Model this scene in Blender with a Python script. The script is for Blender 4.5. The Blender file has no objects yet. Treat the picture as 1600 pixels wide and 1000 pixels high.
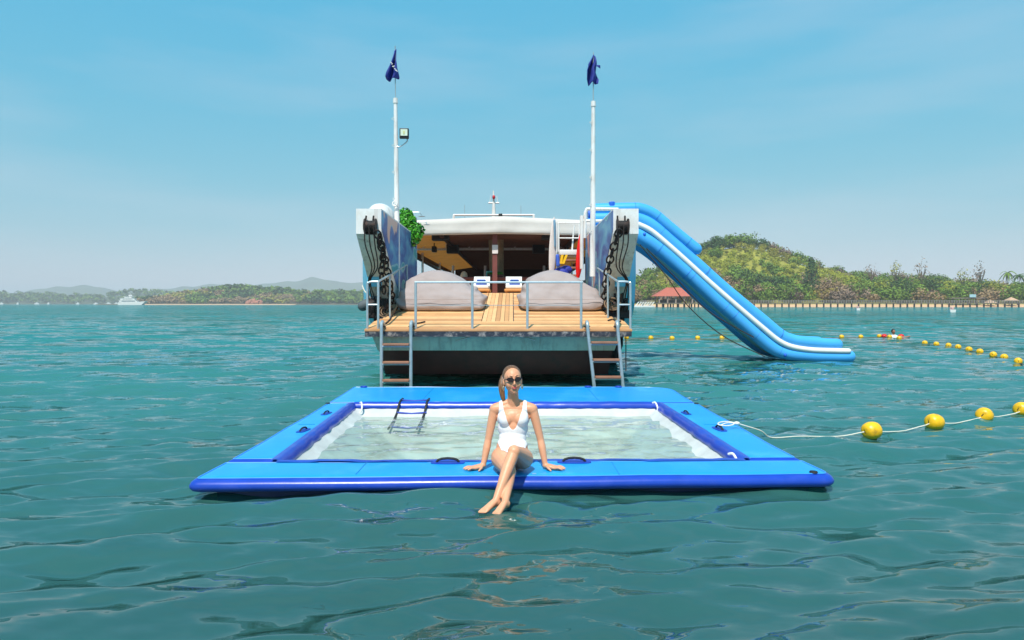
import bpy, bmesh, math, random
import numpy as np
from mathutils import Vector, Matrix, noise as mnoise

# ------------------------------------------------------------------ camera, sky, sun, exposure
scn = bpy.context.scene
COL = scn.collection
H = 1.55                     # eye height above the water, metres
F = 1066.7                   # focal length in pixels of the 1600 px wide photograph
cam_d = bpy.data.cameras.new('camera'); cam = bpy.data.objects.new('camera', cam_d); COL.objects.link(cam)
cam.location = (0, 0, H); cam.rotation_euler = (math.radians(90), 0, 0)
cam_d.lens = 24; cam_d.sensor_width = 36; cam_d.shift_y = -25.5 / 1600
cam_d.clip_start = 0.05; cam_d.clip_end = 30000
scn.camera = cam
scn.cycles.use_denoising = True
scn.cycles.max_bounces = 7
scn.cycles.transparent_max_bounces = 7
scn.cycles.volume_bounces = 0
scn.cycles.caustics_reflective = False
scn.cycles.caustics_refractive = False
scn.view_settings.view_transform = 'Standard'; scn.view_settings.look = 'None'
scn.view_settings.gamma = 1.0; scn.view_settings.exposure = 0.08

SUN = Vector((-0.13, -0.50, 0.86)).normalized()
wd = bpy.data.worlds.new('World'); scn.world = wd; wd.use_nodes = True
wn = wd.node_tree.nodes; wl = wd.node_tree.links
for n in list(wn): wn.remove(n)
sky = wn.new('ShaderNodeTexSky'); sky.sky_type = 'NISHITA'; sky.sun_disc = False
sky.sun_elevation = math.asin(SUN.z); sky.sun_rotation = math.atan2(SUN.x, SUN.y)
sky.altitude = 0; sky.air_density = 0.7; sky.dust_density = 0.0; sky.ozone_density = 4.0
sep = wn.new('ShaderNodeSeparateColor'); comb = wn.new('ShaderNodeCombineColor'); wl.new(sky.outputs[0], sep.inputs[0])
for ci, (gain, gam) in enumerate(((0.80, 0.985), (3.06, 0.205), (5.35, -0.035))):     # colour grade of the whole sky
    pw_ = wn.new('ShaderNodeMath'); pw_.operation = 'POWER'; pw_.inputs[1].default_value = gam
    ml_ = wn.new('ShaderNodeMath'); ml_.operation = 'MULTIPLY'; ml_.inputs[1].default_value = gain
    wl.new(sep.outputs[ci], pw_.inputs[0]); wl.new(pw_.outputs[0], ml_.inputs[0]); wl.new(ml_.outputs[0], comb.inputs[ci])
tc = wn.new('ShaderNodeTexCoord'); mp = wn.new('ShaderNodeMapping')
mp.inputs['Rotation'].default_value = (0.0, math.radians(-14), math.radians(20)); mp.inputs['Scale'].default_value = (1.2, 1.2, 7.0)
nz = wn.new('ShaderNodeTexNoise'); nz.inputs['Scale'].default_value = 1.5; nz.inputs['Detail'].default_value = 6
rp = wn.new('ShaderNodeValToRGB'); rp.color_ramp.elements[0].position = 0.46; rp.color_ramp.elements[1].position = 0.74
rp.color_ramp.elements[1].color = (0.26, 0.26, 0.26, 1)
cm = wn.new('ShaderNodeMix'); cm.data_type = 'RGBA'; cm.inputs[7].default_value = (4.9, 5.1, 5.7, 1)
bg = wn.new('ShaderNodeBackground'); bg.inputs[1].default_value = 0.14
wo = wn.new('ShaderNodeOutputWorld')
wl.new(tc.outputs['Generated'], mp.inputs['Vector']); wl.new(mp.outputs[0], nz.inputs['Vector'])
wl.new(nz.outputs[0], rp.inputs[0]); wl.new(comb.outputs[0], cm.inputs[6])
wl.new(rp.outputs[0], cm.inputs[0]); wl.new(cm.outputs[2], bg.inputs[0]); wl.new(bg.outputs[0], wo.inputs[0])
sun_d = bpy.data.lights.new('sun', 'SUN'); sun_d.energy = 5.0; sun_d.angle = math.radians(0.53); sun_d.color = (1.0, 0.94, 0.85)
sun = bpy.data.objects.new('sun', sun_d); COL.objects.link(sun)
sun.rotation_euler = SUN.to_track_quat('Z', 'Y').to_euler(); sun.location = (-60, -50, 100)

# ------------------------------------------------------------------ helpers
def C(r, g, b):
    f = lambda v: (v / 255 / 12.92) if v / 255 <= 0.04045 else ((v / 255 + 0.055) / 1.055) ** 2.4
    return (f(r), f(g), f(b))
def P(px, py, Y):            # a point at real distance Y on the sight line of a photograph pixel (used for surveying)
    return Vector(((px - 800) / F * Y, Y, H - (py - 474.5) / F * Y))
def X(px, Y): return (px - 800) / F * Y
def Z(py, Y): return H - (py - 474.5) / F * Y
ORG = {}
def props(o, label=None, cat=None, group=None, kind=None):
    if label: o['label'] = label
    if cat: o['category'] = cat
    if group: o['group'] = group
    if kind: o['kind'] = kind
    return o
def thing(name, label, cat, loc=(0, 0, 0), group=None):
    o = bpy.data.objects.new(name, None); COL.objects.link(o); o.location = loc; o.empty_display_size = 0.1
    ORG[o] = Vector(loc)
    return props(o, label, cat, group)

MATS = {}
def M(name, col, rough=0.5, metal=0.0, var=0.12, scale=6.0, bump=0.0, bscale=40.0, spec=0.5, coat=0.0, dirt=None, dscale=2.0, streak=None):
    if name in MATS: return MATS[name]
    m = bpy.data.materials.new(name); m.use_nodes = True; nt = m.node_tree; N = nt.nodes; L = nt.links
    b = N['Principled BSDF']
    b.inputs['Roughness'].default_value = rough; b.inputs['Metallic'].default_value = metal
    b.inputs['Specular IOR Level'].default_value = spec; b.inputs['Coat Weight'].default_value = coat
    t = N.new('ShaderNodeTexCoord')
    n1 = N.new('ShaderNodeTexNoise'); n1.inputs['Scale'].default_value = scale; n1.inputs['Detail'].default_value = 5; n1.inputs['Roughness'].default_value = 0.6
    L.new(t.outputs['Object'], n1.inputs['Vector'])
    r = N.new('ShaderNodeValToRGB')
    r.color_ramp.elements[0].position = 0.3; r.color_ramp.elements[1].position = 0.7
    r.color_ramp.elements[0].color = (*[c * (1 - var) for c in col], 1); r.color_ramp.elements[1].color = (*[min(1, c * (1 + var)) for c in col], 1)
    L.new(n1.outputs[0], r.inputs[0]); out = r.outputs[0]
    if dirt:
        n2 = N.new('ShaderNodeTexNoise'); n2.inputs['Scale'].default_value = dscale; n2.inputs['Detail'].default_value = 8; n2.inputs['Roughness'].default_value = 0.7
        L.new(t.outputs['Object'], n2.inputs['Vector'])
        r2 = N.new('ShaderNodeValToRGB'); r2.color_ramp.elements[0].position = 0.5; r2.color_ramp.elements[1].position = 0.68
        r2.color_ramp.elements[1].color = (dirt[3],) * 3 + (1,)
        L.new(n2.outputs[0], r2.inputs[0])
        mx = N.new('ShaderNodeMix'); mx.data_type = 'RGBA'; mx.inputs[7].default_value = (*dirt[:3], 1)
        L.new(r2.outputs[0], mx.inputs[0]); L.new(out, mx.inputs[6]); out = mx.outputs[2]
    if streak:      # run-off streaks, long in z
        ms = N.new('ShaderNodeMapping'); ms.inputs['Scale'].default_value = (7, 7, .5); L.new(t.outputs['Object'], ms.inputs[0])
        n4 = N.new('ShaderNodeTexNoise'); n4.inputs['Scale'].default_value = 1.6; n4.inputs['Detail'].default_value = 5; n4.inputs['Roughness'].default_value = .65; L.new(ms.outputs[0], n4.inputs['Vector'])
        r4 = N.new('ShaderNodeValToRGB'); r4.color_ramp.elements[0].position = .52; r4.color_ramp.elements[1].position = .72; r4.color_ramp.elements[1].color = (streak[3],) * 3 + (1,); L.new(n4.outputs[0], r4.inputs[0])
        m4 = N.new('ShaderNodeMix'); m4.data_type = 'RGBA'; m4.inputs[7].default_value = (*streak[:3], 1); L.new(r4.outputs[0], m4.inputs[0]); L.new(out, m4.inputs[6]); out = m4.outputs[2]
    L.new(out, b.inputs['Base Color'])
    if bump:
        n3 = N.new('ShaderNodeTexNoise'); n3.inputs['Scale'].default_value = bscale; n3.inputs['Detail'].default_value = 3
        L.new(t.outputs['Object'], n3.inputs['Vector'])
        bp = N.new('ShaderNodeBump'); bp.inputs['Strength'].default_value = bump; bp.inputs['Distance'].default_value = 0.02
        L.new(n3.outputs[0], bp.inputs['Height']); L.new(bp.outputs[0], b.inputs['Normal'])
    MATS[name] = m; return m

def sheet_mat(name, col, tr):
    m = M(name, col, .8, var=.14, scale=3); N = m.node_tree.nodes; L = m.node_tree.links; b = N['Principled BSDF']
    t = N.new('ShaderNodeBsdfTranslucent'); x = N.new('ShaderNodeMixShader'); x.inputs[0].default_value = tr
    L.new(b.inputs['Base Color'].links[0].from_socket, t.inputs['Color']); L.new(b.outputs[0], x.inputs[1]); L.new(t.outputs[0], x.inputs[2])
    o_ = [n for n in N if n.type == 'OUTPUT_MATERIAL'][0]; L.new(x.outputs[0], o_.inputs['Surface']); return m

class MB:
    """collects shapes and links them as one mesh object"""
    def __init__(s): s.v = []; s.f = []
    def add(s, vs, fs):
        k = len(s.v); s.v += [tuple(v) for v in vs]; s.f += [tuple(i + k for i in f) for f in fs]; return s
    def hexa(s, v8):
        return s.add(v8, [(0, 3, 2, 1), (4, 5, 6, 7), (0, 1, 5, 4), (1, 2, 6, 5), (2, 3, 7, 6), (3, 0, 4, 7)])
    def box(s, x0, x1, y0, y1, z0, z1):
        return s.hexa([(x0, y0, z0), (x1, y0, z0), (x1, y1, z0), (x0, y1, z0), (x0, y0, z1), (x1, y0, z1), (x1, y1, z1), (x0, y1, z1)])
    def bbox(s, x0, x1, y0, y1, z0, z1, b=0.01):
        bm = bmesh.new(); bmesh.ops.create_cube(bm, size=1)
        for v in bm.verts: v.co = Vector(((x0 + x1) / 2 + v.co.x * (x1 - x0), (y0 + y1) / 2 + v.co.y * (y1 - y0), (z0 + z1) / 2 + v.co.z * (z1 - z0)))
        bmesh.ops.bevel(bm, geom=bm.edges[:], offset=b, segments=2, affect='EDGES', profile=0.5)
        return s.bm(bm)
    def bm(s, bm):
        bm.verts.index_update(); s.add([v.co[:] for v in bm.verts], [[v.index for v in f.verts] for f in bm.faces]); bm.free(); return s
    def tube(s, pts, r, n=8, cap=True, sy=1.0):
        pts = [Vector(p) for p in pts]; m = len(pts)
        rs = [r] * m if isinstance(r, (int, float)) else list(r)
        up = None; vs = []; fs = []
        for i, p in enumerate(pts):
            d = (pts[min(i + 1, m - 1)] - pts[max(i - 1, 0)])
            if d.length < 1e-9: d = Vector((0, 0, 1))
            d.normalize()
            if up is None:
                a = Vector((0, 1, 0)) if abs(d.y) < 0.9 else Vector((1, 0, 0))
                up = (a - d * a.dot(d)).normalized()
            else:
                up = (up - d * up.dot(d)).normalized()
            w = d.cross(up)
            for k in range(n):
                a = 2 * math.pi * k / n
                vs.append(p + (up * math.cos(a) * sy + w * math.sin(a)) * rs[i])
        for i in range(m - 1):
            for k in range(n):
                k2 = (k + 1) % n
                fs.append((i * n + k, i * n + k2, (i + 1) * n + k2, (i + 1) * n + k))
        if cap:
            fs.append(tuple(range(n - 1, -1, -1))); fs.append(tuple((m - 1) * n + k for k in range(n)))
        return s.add(vs, fs)
    def capsule(s, a, ra, b, rb, n=14, h=5):
        a = Vector(a); b = Vector(b); d = (b - a).normalized(); pts = []; rs = []
        for i in range(h):
            t = math.pi / 2 * (1 - i / h); pts.append(a - d * ra * math.sin(t)); rs.append(max(1e-4, ra * math.cos(t)))
        for i in range(5): t = i / 4; pts.append(a.lerp(b, t)); rs.append(ra + (rb - ra) * t)
        for i in range(1, h + 1):
            t = math.pi / 2 * i / h; pts.append(b + d * rb * math.sin(t)); rs.append(max(1e-4, rb * math.cos(t)))
        return s.tube(pts, rs, n)
    def ell(s, c, r, rot=None, n=20, m=12, e=1.0):
        vs = []; fs = []; c = Vector(c)
        pw = lambda v: math.copysign(abs(v) ** e, v)
        for i in range(m + 1):
            t = math.pi * i / m
            for k in range(n):
                a = 2 * math.pi * k / n
                p = Vector((r[0] * pw(math.sin(t)) * pw(math.cos(a)), r[1] * pw(math.sin(t)) * pw(math.sin(a)), r[2] * pw(math.cos(t))))
                if rot is not None: p = rot @ p
                vs.append(c + p)
        for i in range(m):
            for k in range(n):
                k2 = (k + 1) % n
                if i == 0: fs.append((k, n + k, n + k2))
                elif i == m - 1: fs.append((i * n + k, (i + 1) * n + k, i * n + k2))
                else: fs.append((i * n + k, (i + 1) * n + k, (i + 1) * n + k2, i * n + k2))
        return s.add(vs, fs)
    def torus(s, c, R, r, ax, ay, n=18, m=8, sx=1.0):
        c = Vector(c); ax = Vector(ax).normalized(); ay = Vector(ay).normalized(); az = ax.cross(ay); vs = []; fs = []
        for i in range(n):
            a = 2 * math.pi * i / n; d = ax * math.cos(a) * sx + ay * math.sin(a); q = c + d * R
            dn = d.normalized()
            for k in range(m):
                t = 2 * math.pi * k / m; vs.append(q + dn * r * math.cos(t) + az * r * math.sin(t))
        for i in range(n):
            for k in range(m):
                i2 = (i + 1) % n; k2 = (k + 1) % m
                fs.append((i * m + k, i2 * m + k, i2 * m + k2, i * m + k2))
        return s.add(vs, fs)
    def prism(s, poly, axis, a0, a1):
        """poly in the two other axes, extruded along axis (0 x, 1 y, 2 z)"""
        def mk(p, a):
            if axis == 0: return (a, p[0], p[1])
            if axis == 1: return (p[0], a, p[1])
            return (p[0], p[1], a)
        n = len(poly); vs = [mk(p, a0) for p in poly] + [mk(p, a1) for p in poly]
        fs = [tuple(range(n)), tuple(range(2 * n - 1, n - 1, -1))] + [(i, n + i, n + (i + 1) % n, (i + 1) % n) for i in range(n)]
        return s.add(vs, fs)
    def build(s, name, mat, parent=None, smooth=35, fixn=True, **kw):
        org = ORG.get(parent, Vector((0, 0, 0))) if parent is not None else Vector((0, 0, 0))
        me = bpy.data.meshes.new(name)
        a = np.array(s.v, dtype=np.float64) - np.array(org)
        me.from_pydata(a.tolist(), [], s.f)
        if fixn:
            bm = bmesh.new(); bm.from_mesh(me); bmesh.ops.recalc_face_normals(bm, faces=bm.faces[:]); bm.to_mesh(me); bm.free()
        if mat: me.materials.append(mat)
        if smooth:
            me.shade_smooth(); me.set_sharp_from_angle(angle=math.radians(smooth))
        o = bpy.data.objects.new(name, me); COL.objects.link(o)
        if parent is not None: o.parent = parent; ORG[o] = org
        return props(o, **kw)
def copy_tree(o, parent=None):
    c = o.copy(); COL.objects.link(c); c.parent = parent
    for ch in list(o.children): copy_tree(ch, c)
    return c
def raw_mesh(name, v, f, mat, smooth=False, **kw):
    """big numpy mesh; f is an (n,4) or (n,3) array"""
    me = bpy.data.meshes.new(name); v = np.ascontiguousarray(v, np.float32); f = np.ascontiguousarray(f, np.int32); k = f.shape[1]
    me.vertices.add(len(v)); me.vertices.foreach_set('co', v.ravel())
    me.loops.add(f.size); me.loops.foreach_set('vertex_index', f.ravel())
    me.polygons.add(len(f)); me.polygons.foreach_set('loop_start', np.arange(0, f.size, k, dtype=np.int32))
    me.polygons.foreach_set('loop_total', np.full(len(f), k, np.int32))
    if smooth: me.polygons.foreach_set('use_smooth', np.ones(len(f), bool))
    me.update(calc_edges=True); me.validate()
    if mat: me.materials.append(mat)
    o = bpy.data.objects.new(name, me); COL.objects.link(o)
    return props(o, **kw)
def lerp(a, b, t): return a + (b - a) * t
def spline(pts, n):
    """Catmull-Rom through points, n samples per span"""
    p = [Vector(q) for q in pts]; p = [p[0] * 2 - p[1]] + p + [p[-1] * 2 - p[-2]]; out = []
    for i in range(1, len(p) - 2):
        for k in range(n):
            t = k / n; a, b, c, d = p[i - 1], p[i], p[i + 1], p[i + 2]
            out.append(0.5 * ((2 * b) + (c - a) * t + (2 * a - 5 * b + 4 * c - d) * t * t + (3 * b - a - 3 * c + d) * t ** 3))
    out.append(p[-2]); return out
ORD = ['first', 'second', 'third', 'fourth', 'fifth', 'sixth', 'seventh', 'eighth', 'ninth', 'tenth', 'eleventh', 'twelfth',
       'thirteenth', 'fourteenth', 'fifteenth', 'sixteenth', 'seventeenth', 'eighteenth', 'nineteenth', 'twentieth']

# ------------------------------------------------------------------ sea
def water_nodes(name, body_col, see_tint, see, fine=0.18, ior=1.33, vignette_cols=None):
    m = bpy.data.materials.new(name); m.use_nodes = True; nt = m.node_tree; N = nt.nodes; L = nt.links
    for n in list(N): N.remove(n)
    out = N.new('ShaderNodeOutputMaterial'); g = N.new('ShaderNodeNewGeometry')
    at = N.new('ShaderNodeAttribute'); at.attribute_name = 'chop'       # slope of the waves too short for the mesh at that place
    def vm(op, a, b=None, s=None):
        x = N.new('ShaderNodeVectorMath'); x.operation = op; L.new(a, x.inputs[0])
        if b is not None:
            if isinstance(b, tuple): x.inputs[1].default_value = b
            else: L.new(b, x.inputs[1])
        if s is not None:
            if isinstance(s, float): x.inputs['Scale'].default_value = s
            else: L.new(s, x.inputs['Scale'])
        return x.outputs[0]
    def noi(scale, sx, detail, rot):
        mp = N.new('ShaderNodeMapping'); mp.inputs['Scale'].default_value = (sx, 1, 1); mp.inputs['Rotation'].default_value = (0, 0, rot)
        n = N.new('ShaderNodeTexNoise'); n.inputs['Scale'].default_value = scale; n.inputs['Detail'].default_value = detail; n.inputs['Roughness'].default_value = 0.55
        L.new(g.outputs['Position'], mp.inputs['Vector']); L.new(mp.outputs[0], n.inputs['Vector'])
        return vm('MULTIPLY', vm('SUBTRACT', n.outputs['Color'], (.5, .5, .5)), (0.6, 1, 0))
    f1 = vm('SCALE', vm('ADD', noi(2.6, .35, 2, .28), vm('SCALE', noi(8.5, .42, 2, .15), s=1.15)), s=fine)
    c1 = noi(1.1, .40, 3, .2); c2 = noi(.16, .35, 2, -.1)
    ch = vm('SCALE', vm('ADD', c1, vm('SCALE', c2, s=.45)), s=at.outputs['Fac'])
    nn = vm('NORMALIZE', vm('ADD', vm('ADD', g.outputs['Normal'], f1), ch))
    fr = N.new('ShaderNodeFresnel'); fr.inputs['IOR'].default_value = ior; L.new(nn, fr.inputs['Normal'])
    gl = N.new('ShaderNodeBsdfGlossy'); gl.inputs['Roughness'].default_value = .04; L.new(nn, gl.inputs['Normal'])
    df = N.new('ShaderNodeBsdfDiffuse'); df.inputs['Color'].default_value = (*body_col, 1); L.new(nn, df.inputs['Normal'])
    if vignette_cols:      # foreground vignette painted into the water colour: dark near, brighter turquoise further out
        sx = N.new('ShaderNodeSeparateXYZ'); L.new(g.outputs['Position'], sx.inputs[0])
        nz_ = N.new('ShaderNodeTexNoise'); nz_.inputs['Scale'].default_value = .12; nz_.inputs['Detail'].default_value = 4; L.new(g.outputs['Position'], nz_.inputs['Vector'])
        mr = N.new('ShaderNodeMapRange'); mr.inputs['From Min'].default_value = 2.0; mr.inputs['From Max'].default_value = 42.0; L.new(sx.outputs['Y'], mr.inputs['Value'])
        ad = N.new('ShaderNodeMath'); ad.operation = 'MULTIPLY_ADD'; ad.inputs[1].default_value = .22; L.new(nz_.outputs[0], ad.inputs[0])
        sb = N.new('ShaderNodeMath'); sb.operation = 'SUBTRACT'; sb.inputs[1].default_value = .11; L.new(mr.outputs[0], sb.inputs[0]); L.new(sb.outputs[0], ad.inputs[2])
        cr = N.new('ShaderNodeValToRGB'); e = cr.color_ramp.elements; e[0].position = .02; e[0].color = (*body_col, 1); e[1].position = 1.0; e[1].color = (*vignette_cols[1], 1); q = e.new(.24); q.color = (*vignette_cols[0], 1)
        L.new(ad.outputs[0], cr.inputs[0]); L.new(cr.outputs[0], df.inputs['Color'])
    tr = N.new('ShaderNodeBsdfTransparent'); tr.inputs['Color'].default_value = (*see_tint, 1)
    m1 = N.new('ShaderNodeMixShader'); m1.inputs[0].default_value = see; L.new(df.outputs[0], m1.inputs[1]); L.new(tr.outputs[0], m1.inputs[2])
    m2 = N.new('ShaderNodeMixShader'); L.new(fr.outputs[0], m2.inputs[0]); L.new(m1.outputs[0], m2.inputs[1]); L.new(gl.outputs[0], m2.inputs[2])
    L.new(m2.outputs[0], out.inputs['Surface'])
    return m
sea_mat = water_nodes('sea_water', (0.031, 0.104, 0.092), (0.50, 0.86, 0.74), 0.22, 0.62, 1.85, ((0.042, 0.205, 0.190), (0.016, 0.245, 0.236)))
pool_mat = water_nodes('pool_water', (0.46, 0.62, 0.56), (0.88, 0.98, 0.94), 0.82, 0.30)

RW = np.random.RandomState(7)
WAVES = []
for i in range(54):
    lam = 0.14 * (24.0 ** (i / 53.0)) * RW.uniform(0.9, 1.1)
    th = math.radians(-74) + RW.normal(0, 0.30 if lam < 0.4 else 0.20)
    slope = float(np.interp(lam, [.13, .22, .35, .7, 1.2, 2.0, 4], [.030, .056, .074, .062, .024, .014, .010]))
    WAVES.append((2 * math.pi / lam, th, slope * lam / (2 * math.pi), RW.uniform(0, 6.28), lam))
def wave_z(x, y, sp):
    z = np.zeros_like(x)
    for k, th, a, ph, lam in WAVES:
        w = np.clip((lam / (sp * 3.0) - 0.6) / 1.2, 0, 1)
        z += a * w * np.sin(k * (x * math.cos(th) + y * math.sin(th)) + ph)
    return z
ys = [-6.0]
while ys[-1] < 9000:
    y = ys[-1]; d = 0.25 if y < 2.2 else (0.030 if y < 8 else 0.030 * (y / 8) ** 1.45)
    ys.append(y + min(d, 0.22 * abs(y) + 0.2))
ys = np.array(ys); NX = 680
us = np.linspace(-1, 1, NX)
halfw = 1.05 * np.maximum(ys, 0) + 4.5
gx = us[None, :] * halfw[:, None]; gy = np.repeat(ys[:, None], NX, 1)
dyr = np.gradient(ys); sp = np.maximum(dyr, 2 * halfw / NX)[:, None]
gz = wave_z(gx, gy, np.repeat(sp, NX, 1))
# pool outline (metres): front-left, front-right, back-right, back-left
PO = [(-2.605, 5.43), (2.685, 5.58), (2.70, 11.55), (-2.72, 11.55)]
PI_ = [(-2.085, 6.10), (2.085, 6.16), (2.05, 9.66), (-2.235, 9.66)]      # inner opening
v = np.stack([gx.ravel(), gy.ravel(), gz.ravel()], 1)
idx = np.arange(len(ys) * NX).reshape(len(ys), NX)
f = np.stack([idx[:-1, :-1].ravel(), idx[:-1, 1:].ravel(), idx[1:, 1:].ravel(), idx[1:, :-1].ravel()], 1)
cx_ = v[f, 0].mean(1); cy_ = v[f, 1].mean(1)
inside = (cx_ > -2.36) & (cx_ < 2.33) & (cy_ > 5.88) & (cy_ < 9.95)
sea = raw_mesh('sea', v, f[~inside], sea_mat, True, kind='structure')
miss = np.zeros(len(ys))
for k_, th_, a_, ph_, lam_ in WAVES: miss += (1 - np.clip((lam_ / (sp[:, 0] * 3.0) - 0.6) / 1.2, 0, 1) ** 2) * (a_ * k_) ** 2 / 2
miss = np.repeat((np.sqrt(miss) / 0.07)[:, None], NX, 1).ravel().astype(np.float32)
sea.data.attributes.new('chop', 'FLOAT', 'POINT').data.foreach_set('value', miss)
px_ = np.linspace(-2.42, 2.40, 160); py_ = np.linspace(5.82, 10.0, 140)
qx, qy = np.meshgrid(px_, py_); qz = wave_z(qx, qy, np.full_like(qx, 0.05)) * 0.28 - 0.004
idx = np.arange(qx.size).reshape(qx.shape)
f = np.stack([idx[:-1, :-1].ravel(), idx[:-1, 1:].ravel(), idx[1:, 1:].ravel(), idx[1:, :-1].ravel()], 1)
raw_mesh('pool_water', np.stack([qx.ravel(), qy.ravel(), qz.ravel()], 1), f, pool_mat, True, kind='structure')
bed = MB().add([(-9000, -40, -7), (9000, -40, -7), (9000, 9000, -7), (-9000, 9000, -7)], [(0, 1, 2, 3)]).build('seabed', M('seabed', (0.03, 0.16, 0.13), 0.9, var=0.3, scale=0.4), smooth=0, kind='structure')

# ------------------------------------------------------------------ floating pool
sky_blue = M('pvc_sky_blue', C(22, 150, 222), 0.36, var=0.07, scale=1.3, bump=0.22, bscale=4, dirt=(*C(95, 190, 225), 0.35), dscale=1.6)
royal = M('pvc_royal_blue', C(26, 66, 176), 0.28, var=0.10, scale=3, bump=0.05, bscale=14, dirt=(*C(70, 90, 190), 0.3), dscale=5)
royal_patch = M('pvc_patch_blue', C(24, 62, 170), 0.45, var=0.1)
webbing = M('black_webbing', (0.012, 0.012, 0.014), 0.7, var=0.2, scale=60)
white_pvc = M('white_pvc', (0.80, 0.80, 0.80), 0.5, var=0.05)
net_mat = sheet_mat('pool_net_white', (0.83, 0.84, 0.82), 0.35)
pool = thing('floating_pool', 'square sky blue inflatable sea pool with royal blue sides and white net', 'floating pool', (0, 8.5, 0.0))
def offset(poly, d):
    n = len(poly); out = []
    for i in range(n):
        a, b, c = (Vector((*poly[i - 1], 0)), Vector((*poly[i], 0)), Vector((*poly[(i + 1) % n], 0)))
        e1 = (b - a).normalized(); e2 = (c - b).normalized()
        n1 = Vector((-e1.y, e1.x, 0)); n2 = Vector((-e2.y, e2.x, 0)); m = (n1 + n2); m = m / max(0.3, m.dot(n1))
        q = b + m * d; out.append((q.x, q.y))
    return out
def roundc(poly, rads, n=6):
    out = []; N_ = len(poly)
    for i in range(N_):
        a, b, c = Vector(poly[i - 1]), Vector(poly[i]), Vector(poly[(i + 1) % N_]); r = rads[i]
        e1 = (a - b).normalized(); e2 = (c - b).normalized(); p = b + e1 * r; q = b + e2 * r
        for k in range(n + 1):
            t = k / n; out.append(tuple((1 - t) ** 2 * p + 2 * t * (1 - t) * b + t * t * q))
    return out
def dens(poly, d=0.25):
    out = []
    for i in range(len(poly)):
        a = Vector(poly[i]); b = Vector(poly[(i + 1) % len(poly)]); n = max(1, int((b - a).length / d))
        out += [tuple(a.lerp(b, k / n)) for k in range(n)]
    return out
TOPZ = 0.15
def loft(rings):
    mb = MB(); n = len(rings[0])
    for r in rings: mb.v += [tuple(p) for p in r]
    for i in range(len(rings) - 1):
        for k in range(n): mb.f.append((i * n + k, i * n + (k + 1) % n, (i + 1) * n + (k + 1) % n, (i + 1) * n + k))
    return mb
def panel(name, poly, rads, seed):
    cnt = [max(1, int((Vector(q_) - Vector(p_)).length / 0.25)) for p_, q_ in zip(poly, poly[1:] + poly[:1])]
    def outline(d):
        P_ = roundc(offset(poly, d), [max(r - d, 0.012) for r in rads]); out = []
        for i in range(len(poly)):
            seg = P_[i * 7:(i + 1) * 7]; out += seg; a_ = Vector(seg[-1]); b_ = Vector(P_[((i + 1) * 7) % len(P_)])
            out += [tuple(a_.lerp(b_, k / cnt[i])) for k in range(1, cnt[i])]
        return out
    wob = lambda p, s: s * mnoise.noise(Vector((p[0] * 1.1, p[1] * 1.1, seed)))
    ring = lambda d, z, s=0.010: [(p[0], p[1], z + wob(p, s)) for p in outline(d)]
    k = len(outline(0))
    top = loft([ring(0.066, TOPZ - 0.010), ring(0.085, TOPZ - 0.002, .005), ring(0.12, TOPZ, .001), ring(0.16, TOPZ + 0.001, 0)])
    top.f.append(tuple(range(3 * k, 4 * k)))
    t = top.build('top_skin', sky_blue, pool, smooth=60)
    prof = [(0.070, TOPZ - 0.008), (0.036, TOPZ - 0.018), (0.014, TOPZ - 0.036), (0.002, TOPZ - 0.058), (0.004, TOPZ - 0.080), (0.022, TOPZ - 0.102), (0.06, TOPZ - 0.116), (0.10, TOPZ - 0.118)]
    sd = loft([ring(d, z, 0.008) for d, z in prof]); sd.f.append(tuple(range(7 * k, 8 * k)))
    sd.build('side_rail', royal, t, smooth=60)
    bs = loft([ring(.17, TOPZ - .116, .004), ring(.18, -.10, 0)]); bs.f.append(tuple(range(k, 2 * k))); bs.build('bottom_skin', M('wet_blue_bottom', C(24, 40, 96), .4), t, smooth=60)
    w = MB(); r1 = ring(0.064, TOPZ - 0.0065, 0.0095)
    w.tube(r1 + [r1[0]], 0.006, 6); w.build('welt', M('welt_blue', C(60, 150, 235), 0.3), t)
    return t
a, b, c, d = PO
yl = lambda x: lerp(6.10, 6.16, (x + 2.6) / 5.2)
pf = panel('front_panel', [a, b, (2.65, yl(2.6)), (-2.59, yl(-2.6))], [0.10, 0.14, 0.05, 0.05], 1)
panel('left_panel', [(-2.585, 6.115), (-2.07, 6.115), (-2.22, 9.69), (-2.65, 9.69)], [0.03, 0.03, 0.03, 0.03], 2)
panel('right_panel', [(2.07, 6.175), (2.645, 6.175), (2.66, 9.69), (2.035, 9.69)], [0.03] * 4, 3)
panel('back_panel', [(-2.66, 9.70), (2.64, 9.70), c, d], [0.04, 0.04, 0.55, 0.10], 4)
# inner royal blue flaps, one for each side of the opening
def flap(p, q, inn, name='rim_flap'):
    p = Vector((*p, 0)); q = Vector((*q, 0)); inn = Vector((*inn, 0)); n = 44; mb = MB()
    prof = [(-0.075, TOPZ + 0.004), (-0.03, TOPZ + 0.010), (0.0, TOPZ + 0.004), (0.025, TOPZ - 0.022), (0.04, TOPZ - 0.055), (0.045, TOPZ - 0.08), (0.02, TOPZ - 0.095)]
    for i in range(n + 1):
        t = i / n; c = p.lerp(q, t)
        for dd, z in prof:
            w = 0.012 * mnoise.noise(Vector((c.x * 6, c.y * 6, dd * 4)))
            pt = c + inn * (dd + w); mb.v.append((pt.x, pt.y, z + w * 0.8))
    m = len(prof)
    for i in range(n):
        for k in range(m - 1): mb.f.append((i * m + k, (i + 1) * m + k, (i + 1) * m + k + 1, i * m + k + 1))
    return mb.build(name, royal, pool, smooth=80)
i0, i1, i2, i3 = PI_
flap(i0, i3, (1, 0)); flap(i1, i2, (-1, 0)); flap(i3, i2, (0, -1)); flap(i0, i1, (0, 1))
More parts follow.
